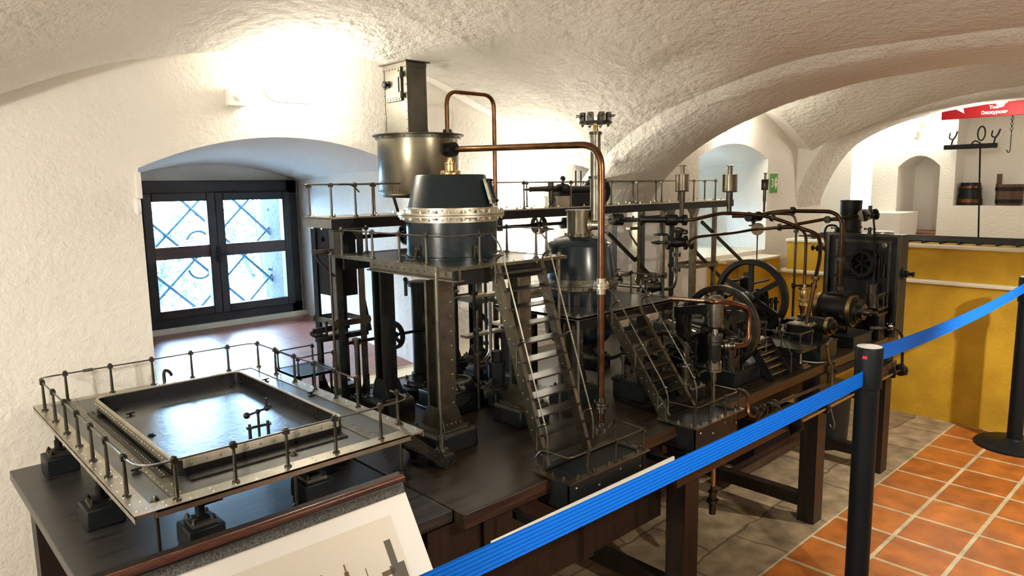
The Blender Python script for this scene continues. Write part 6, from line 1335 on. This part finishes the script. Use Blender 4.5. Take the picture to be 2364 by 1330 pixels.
for k in range(6): a = k*pi/3; s_ = ax.normalized().orthogonal().normalized(); u_ = ax.normalized().cross(s_); mb.bolt(q-ax*.004+(s_*cos(a)+u_*sin(a))*.026, -ax, .006, .008)
part('disc', mb, 'bright_steel', t); mb = MB(); mb.cyl(q-V((0, 0, .03)), q-V((-.002, 0, .16)), .0034, 6); mb.cyl(q-V((-.002, 0, .16)), q-V((.004, 0, .18)), .003, 6); part('hanging_rod', mb, 'black_iron', t)
q = at(1740, 500, 3.88); t = thing('stop_valve', 'dark stop valve hanging under the topmost pipe left of the disc', 'valve', q); mb = MB(); mb.valve(q, (.9, -.2, 0), .018, .09, (0, 0, -1)); mb.cyl(q-V((0, 0, .03)), q-V((0, 0, .062)), .006, 8); part('body', mb, 'black_iron', t)
# corner valve with drop pipe
q = at(1562, 560, 3.50); t = thing('corner_valve', 'dark handwheel valve with a pipe dropping to the round vessel platform', 'valve', q)
mb = MB(); mb.valve(q, RX, .024, .10, V((0, -.4, .9)).normalized(), True); mb.cyl(q, q-RX*.11, .008, 8); mb.cyl(q-RX*.085, q-RX*.125, .012, 8, .004); part('body', mb, 'black_iron', t)
e0 = V((q.x, q.y, q.z-.02)); D_ = dep(q); mb = MB(); mb.tube(fil([e0, V((q.x, q.y, at(1560, 640, D_).z)), at(1556, 666, D_), at(1528, 668, D_-.04)], .04), .0085, 10); part('drop_pipe', mb, 'dull_steel', t)
for y_ in (588, 623): z = at(1561, y_, D_).z; mb = MB(); mb.flange((q.x, q.y, z), (0, 0, 1), .022, .006, 6); part('flange', mb, 'dull_steel', t)
q = at(1508, 662, D_-.06); t = thing('feed_valve', 'cluster of dark flanged valves at the right edge of the round vessel platform', 'valve', q)
mb = MB(); ax = RX.copy(); ax.z = 0; ax.normalize(); mb.valve(q, ax, .026, .09, (0, 0, 1), False); mb.rev(q-ax*.06, ax, [(.034, 0), (.034, .012), (.03, .013), (.034, .014), (.034, .026)], 18); mb.cyl(q-ax*.25+V((0, 0, .02)), q-ax*.05, .009, 8); part('body', mb, 'dull_steel', t)
mb = MB(); mb.valve(q-ax*.05-V((0, 0, .035)), ax, .015, .07, (0, -1, 0)); mb.cyl(q-V((0, 0, .02)), V((q.x, q.y, SZ+.0)), .012, 10); part('lower_valve', mb, 'steel', t)
# valves on the uprights near the small compressor
q = V((e.x, e.y, e.z)); t = thing('upright_valve', 'brass flanged valves stacked on the upright pipe behind the small compressor', 'valve', (q.x, q.y, .85))
mb = MB(); mb.lathe(q.x, q.y, [(.010, .86), (.010, q.z-.17), (.026, q.z-.169), (.026, q.z-.158), (.014, q.z-.157), (.018, q.z-.13), (.024, q.z-.11), (.014, q.z-.09), (.026, q.z-.089), (.026, q.z-.078), (.016, q.z-.077), (.020, q.z-.05), (.014, q.z-.03), (.028, q.z-.029), (.028, q.z-.016), (.012, q.z-.015), (.012, q.z)], 18); part('body', mb, 'brass', t)
mb = MB(); mb.cyl(q-RX*.06-V((0, 0, .01)), q+RX*.055-V((0, 0, .01)), .005, 8); mb.rev(q-RX*.06-V((0, 0, .01)), RX, [(.014, 0), (.014, .012)], 10); mb.rev(q+RX*.04-V((0, 0, .01)), RX, [(.018, 0), (.018, .016)], 10); part('spindle', mb, 'black_iron', t)

# ================================================================ 18 pipework along the table front
t = thing('front_rod', 'brass control rod with black wheels along the lower rail of the table', 'control rod', (3.5, 1.30, .57))
a = ony(1838, 972, 1.295); mb = MB(); mb.cyl((a.x, 1.298, .578), (4.09, 1.298, .578), .0062, 8); part('rod', mb, 'brass', t)
for px_ in (1975, 2060, 1910): x = ony(px_, 900, 1.30).x; mb = MB(); mb.box(x-.012, x+.012, 1.29, 1.317, .555, .60); mb.rev((x-.014, 1.298, .578), (1, 0, 0), [(.014, 0), (.014, .028)], 12); mb.bolt((x, 1.30, .60), (0, 0, 1), .006, .012); part('bracket', mb, 'black_iron', t)
for x in (a.x, 4.10): mb = MB(); mb.rev((x-.015, 1.298, .578), (1, 0, 0), [(.012, 0), (.030, .004), (.034, .012), (.034, .024), (.026, .028), (.006, .03)], 18); part('hand_wheel', mb, 'black_iron', t)
t = thing('pit_pipe', 'bent copper pipe hooking over the table edge right of the second pit', 'pipe', (2.40, 1.29, .70))
a = at(1700, 897, 2.50); mb = MB(); mb.tube(spl([at(1705, 900, 2.56), at(1722, 908, 2.52), at(1728, 925, 2.48), at(1727, 948, 2.46), at(1733, 960, 2.46), at(1748, 958, 2.48)], 6), .0075, 10); part('tube', mb, 'copper', t)
q = at(1752, 950, 2.50); mb = MB(); mb.valve(q, (1, 0, 0), .014, .06, (0, -.6, .8), False); mb.cyl(q, q+V((.55, 0, -.012)), .006, 8); mb.valve(q+V((.09, 0, 0)), (1, 0, 0), .013, .05, (0, -1, 0), False); part('valve', mb, 'dull_steel', t)
t = thing('edge_pipe', 'bent brass pipe coming down over the table edge at the small compressor', 'pipe', (3.37, 1.34, .72))
mb = MB(); mb.tube(fil([at(1922, 783, 3.22), at(1908, 795, 3.20), (3.285, 1.345, zon(3.285, 1.345, 842)), (3.285, 1.340, zon(3.285, 1.34, 868))], .03), .006, 8); mb.tube(spl([(3.13, 1.405, TZ+.02), (3.2, 1.37, TZ+.006), (3.27, 1.345, TZ+.0), (3.295, 1.338, TZ-.03), (3.295, 1.332, TZ-.12)], 5), .005, 8); part('tube', mb, 'steel', t)
mb = MB(); mb.box(3.24, 3.33, 1.335, 1.347, TZ-.10, TZ-.01); bolts(mb, [(3.25, 1.335, TZ-.05), (3.32, 1.335, TZ-.05)], .007, .01, (0, -1, 0)); part('clamp', mb, 'black_iron', t)
t = thing('end_pipe', 'black pipe hanging over the right front corner of the table with a ring end', 'pipe', (4.19, 1.3, .6))
mb = MB(); a = at(2035, 757, 3.72); mb.tube(fil([a, at(2065, 757, 3.76), at(2083, 770, 3.78), at(2083, 850, 3.78)], .04), .0075, 8); part('tube', mb, 'black_iron', t)
q = at(2090, 856, 3.78); mb = MB(); mb.torus(q, (0, -1, .2), .018, .008, 18, 8); mb.rev(q-V((.0, .012, 0)), (0, 1, 0), [(.010, 0), (.010, .024)], 10); part('ring_end', mb, 'black_iron', t)
q = at(2052, 755, 3.74); mb = MB(); mb.flange(q, RX, .022, .006, 6); mb.cyl(a, a-RX*.06, .010, 8); part('flange', mb, 'dull_steel', t)
xj = ony(1646, 1130, 1.37).x; zj0 = ony(1646, 1185, 1.37).z; zj1 = ony(1646, 1150, 1.37).z; t = thing('drain_fitting', 'brass drain pipe with a screwed strainer hanging below the table rail', 'pipe', (xj, 1.37, zj0))
mb = MB(); mb.cyl((xj, 1.37, zj1), (xj, 1.37, .72), .0075, 8); part('tube', mb, 'brass', t)
mb = MB(); h_ = zj1-zj0; mb.lathe(xj, 1.37, [(.013, zj0), (.014, zj0+h_*.55), (.010, zj0+h_*.6), (.023, zj0+h_*.75), (.023, zj0+h_*.95), (.014, zj0+h_), (.014, zj1+.02), (.018, zj1+.022), (.018, zj1+.03), (.010, zj1+.032), (.010, zj1+.05)], 16); part('strainer', mb, 'dull_steel', t)
q = ony(1909, 945, 1.34); mb = MB(); mb.tube(fil([(q.x, 1.338, q.z+.03), (q.x, 1.32, q.z), (q.x, 1.30, q.z-.07), (q.x, 1.31, q.z-.095), (q.x, 1.325, q.z-.07)], .02), .004, 6)
solo('wire_hook', mb, 'steel', 'thin wire hook hanging below the front rail near the third table leg', 'hook')

# ================================================================ barrier
def stanchion(name, label, x, y, z1, m='rubber'):
    t = thing(name, label, 'barrier post', (x, y, 0))
    mb = MB(); mb.lathe(x, y, [(.205, 0), (.205, .012), (.195, .020), (.06, .034), (.045, .045), (.040, .05)], 48); part('base', mb, m, t)
    mb = MB(); mb.lathe(x, y, [(.040, .045), (.040, z1-.13)], 36); part('pole', mb, m, t)
    mb = MB(); mb.lathe(x, y, [(.040, z1-.150), (.046, z1-.147), (.046, z1-.006), (.044, z1-.001), (.043, z1)], 36); hd = part('head', mb, m, t)
    mb = MB(); mb.lathe(x, y, [(.041, z1-.001), (.041, z1+.001), (.039, z1+.0015)], 36); part('cap', mb, 'plastic', hd, 'pale round top')
    return t, hd
B1P = (2.592, .925); B2P = (4.998, .929); B0P = (-.25, 1.0)
t1, hd = stanchion('barrier_post', 'black barrier post standing in front of the table', *B1P, 1.02)
d = (C0-V((*B1P, H))).normalized(); d = V((d.x, d.y, 0)).normalized(); s = V((-d.y, d.x, 0)); q = V((*B1P, .985))+(d*.8-(-s)*-.6*0).normalized()*.0
dd = (d*.86+s*.5 if False else d*.93-RX*.36); dd = V((dd.x, dd.y, 0)).normalized(); sd = V((-dd.y, dd.x, 0)); c = V((*B1P, .988))+dd*.0465; mb = MB(); mb.bar(c-sd*.008, c+sd*.008, .010, .002, dd); part('red_tag', mb, 'red', hd, 'small red tag')
stanchion('barrier_post', 'black barrier post with wide round base before the yellow vat', *B2P, 1.03)
stanchion('barrier_post', 'black barrier post left of the picture board', *B0P, 1.02)
def belt(label, a, b, za, zb, w, sag):
    a, b = V(a), V(b); n = 40; mb = MB(); d = (b-a); d.z = 0; d.normalize(); sd = V((-d.y, d.x, 0)); m_ = 13
    for i in range(n+1):
        t = i/n; c = a.lerp(b, t); z = lerp(za, zb, t)-sag*4*t*(1-t)
        for j in range(m_): mb.v.append(c+V((0, 0, z-w*j/(m_-1)))+sd*(.0011*(1 if j % 2 else -1)))
    k = len(mb.v)
    mb.v += [V(p)+sd*.0012 for p in mb.v[:k]]
    for o in (0, k): mb.f += [(o+i*m_+j, o+i*m_+j+1, o+(i+1)*m_+j+1, o+(i+1)*m_+j) for i in range(n) for j in range(m_-1)]
    for i in range(n):
        for j in (0, m_-1): mb.f.append((i*m_+j, (i+1)*m_+j, k+(i+1)*m_+j, k+i*m_+j))
    solo('barrier_belt', mb, 'belt', label, 'barrier belt', smooth=20)
belt('bright blue ribbed barrier belt stretched along the table front', (B0P[0]+.05, B0P[1], 0), (B1P[0]-.046, B1P[1], 0), .922, .94, .055, .012)
belt('blue barrier belt running across the yellow vat to the far post', (B1P[0]+.046, B1P[1], 0), (B2P[0]-.046, B2P[1], 0), 1.010, 1.006, .058, .024)

# ================================================================ picture board
th_ = radians(57); U_ = V((0, -cos(th_), -sin(th_))); Nn = V((0, -sin(th_), cos(th_))); R_ = V((1, 0, 0)); O = V((.80, 1.20, .973)); bw = .66; bh = .48
pbd = thing('picture_board', 'tilted picture board with wooden frame in front of the table', 'picture board', (.45, 1.12, 0))
def pl(u, v, h=0): return O+R_*u+U_*v+Nn*h
def slab(u0, u1, v0, v1, h0, h1):
    mb = MB(); return mb.poly([pl(u0, v0, h0), pl(u1, v0, h0), pl(u1, v1, h0), pl(u0, v1, h0)], Nn*(h1-h0))
part('backing', slab(-bw-.004, .002, -.004, bh, -.016, -.004), 'legwood', pbd)
part('sheet', slab(-bw, 0, .010, bh-.01, -.004, .0), 'paper', pbd, 'cream mount sheet')
mb = MB(); mb.tube([pl(-bw-.02, -.020, .004), pl(.004, -.020, .004)], .008, 12); part('frame_bar', mb, 'framewood', pbd, 'shiny red-brown wooden bar')
part('frame_ledge', slab(-bw-.02, .003, -.036, -.002, -.018, -.002), 'legwood', pbd)
part('gravel_strip', slab(-bw, -.004, -.010, .010, -.004, .0015), 'pebble', pbd, 'speckled strip under the bar')
part('print', slab(-bw+.05, -.052, .042, bh-.05, .0, .0006), 'sepia', pbd, 'sepia photograph of the model')
# drawn picture of the plant on the sheet
def tr(*q): # polygon list in sheet coords measured from the right edge of the print
    mb = MB(); return mb
def sil(rects, m, nm):
    mb = MB()
    for u0, u1, v0, v1 in rects: s_ = slab(u0, u1, v0, v1, .0006, .0009); mb.add(s_.v, s_.f)
    part(nm, mb, m, pbd)
sil([(-.090, -.056, .135, .26), (-.085, -.070, .086, .135), (-.20, -.09, .20, .26), (-.31, -.20, .205, .212), (-.36, -.10, .225, .232), (-.30, -.22, .212, .26), (-.175, -.150, .170, .20), (-.125, -.112, .160, .20)], 'printgrey', 'print_shapes')
sil([(-.23, -.225, .10, .21), (-.233, -.222, .115, .145), (-.275, -.266, .125, .205), (-.278, -.263, .14, .165), (-.18, -.177, .098, .20), (-.183, -.174, .112, .132), (-.345, -.335, .15, .24), (-.32, -.10, .147, .1485), (-.14, -.138, .12, .20), (-.36, -.33, .165, .18), (-.25, -.21, .235, .26), (-.42, -.36, .20, .26), (-.11, -.08, .14, .15)]+[(-.315+.02*k, -.3138+.02*k, .147, .205) for k in range(9)], 'printbrown', 'print_lines')
for u in (-.60, -.06):
    mb = MB(); p_ = pl(u, .25, -.016); mb.bar(p_, (p_.x, p_.y+.05, .02), .04, .04); mb.box(p_.x-.03, p_.x+.03, p_.y-.1, p_.y+.14, 0, .02); part('stand_leg', mb, 'legwood', pbd)
# ================================================================ light
W = bpy.data.worlds.new('world'); SC.world = W; W.use_nodes = True
bg = W.node_tree.nodes['Background']; bg.inputs[0].default_value = (.50, .74, 1, 1); bg.inputs[1].default_value = 32
def point(name, p, col, e, r=.05):
    l = bpy.data.lights.new(name, 'POINT'); l.energy = e; l.color = col; l.shadow_soft_size = r
    o = bpy.data.objects.new(name, l); COL.objects.link(o); o.location = p; return o
warm = (1, .92, .79)
point('lamp_light', L1+V((0, -.10, 0)), warm, 1.2)
point('lamp_light', L2+V((0, -.10, 0)), warm, 2)
point('lamp_light', L4+V((0, .16, 0)), (1, .95, .875), 58)  # added fill from behind the camera
point('lamp_light', L6+V((.16, 0, 0)), (1, .95, .875), 28)  # added fill for the left wall
point('lamp_light', ony(1205, 488, WY)+V((0, -.10, 0)), warm, 8, .02)
point('lamp_light', onx(2134, 288, X3)+V((-.12, .34, .02)), warm, 7, .03)
point('lamp_light', onx(2316, 232, XS-.30)+V((-.35, .10, -.10)), warm, 6, .03)
def spot(p, to, e, label, ang=80):
    p = V(p); d = (V(to)-p).normalized(); t = thing('spot_lamp', label, 'lamp', p)
    mb = MB(); mb.rev(p-d*.10, d, [(.02, 0), (.032, .01), (.036, .09), (.033, .09), (.03, .03)], 18); mb.cyl(p-d*.06, (p-d*.06)+V((0, 0, .12)), .006, 6); part('housing', mb, 'plastic', t)
    l = bpy.data.lights.new('fill_spot', 'SPOT'); l.energy = e; l.color = (1, .91, .77); l.spot_size = radians(ang); l.spot_blend = .6; l.shadow_soft_size = .03
    o = bpy.data.objects.new('fill_spot', l); COL.objects.link(o); o.location = p+d*.01; o.rotation_euler = d.to_track_quat('-Z', 'Y').to_euler()
spot((1.5, -.50, 2.02), (1.9, 1.25, .75), 52, 'added unseen fill spot over the aisle aimed at the table front')  # unseen spot added to brighten the table front and picture board
spot((4.0, -.50, 2.02), (4.3, .65, .1), 135, 'added unseen fill spot in the second bay aimed at the tiled floor', 80)  # unseen spot added to brighten the floor without lighting the vault
l = bpy.data.lights.new('slot_fill', 'AREA'); l.energy = 5; l.color = (.55, .75, 1); l.size = .16  # hidden area lamp added in the slot recess in place of sky light
o = bpy.data.objects.new('slot_fill', l); COL.objects.link(o); o.location = (X3+.25, slot[0][0]-.15, 1.55); o.rotation_euler = (radians(90), 0, 0)
vs = SC.view_settings; vs.view_transform = 'Standard'; vs.look = 'None'; vs.gamma = 1; vs.use_curve_mapping = False; vs.exposure = 1.2
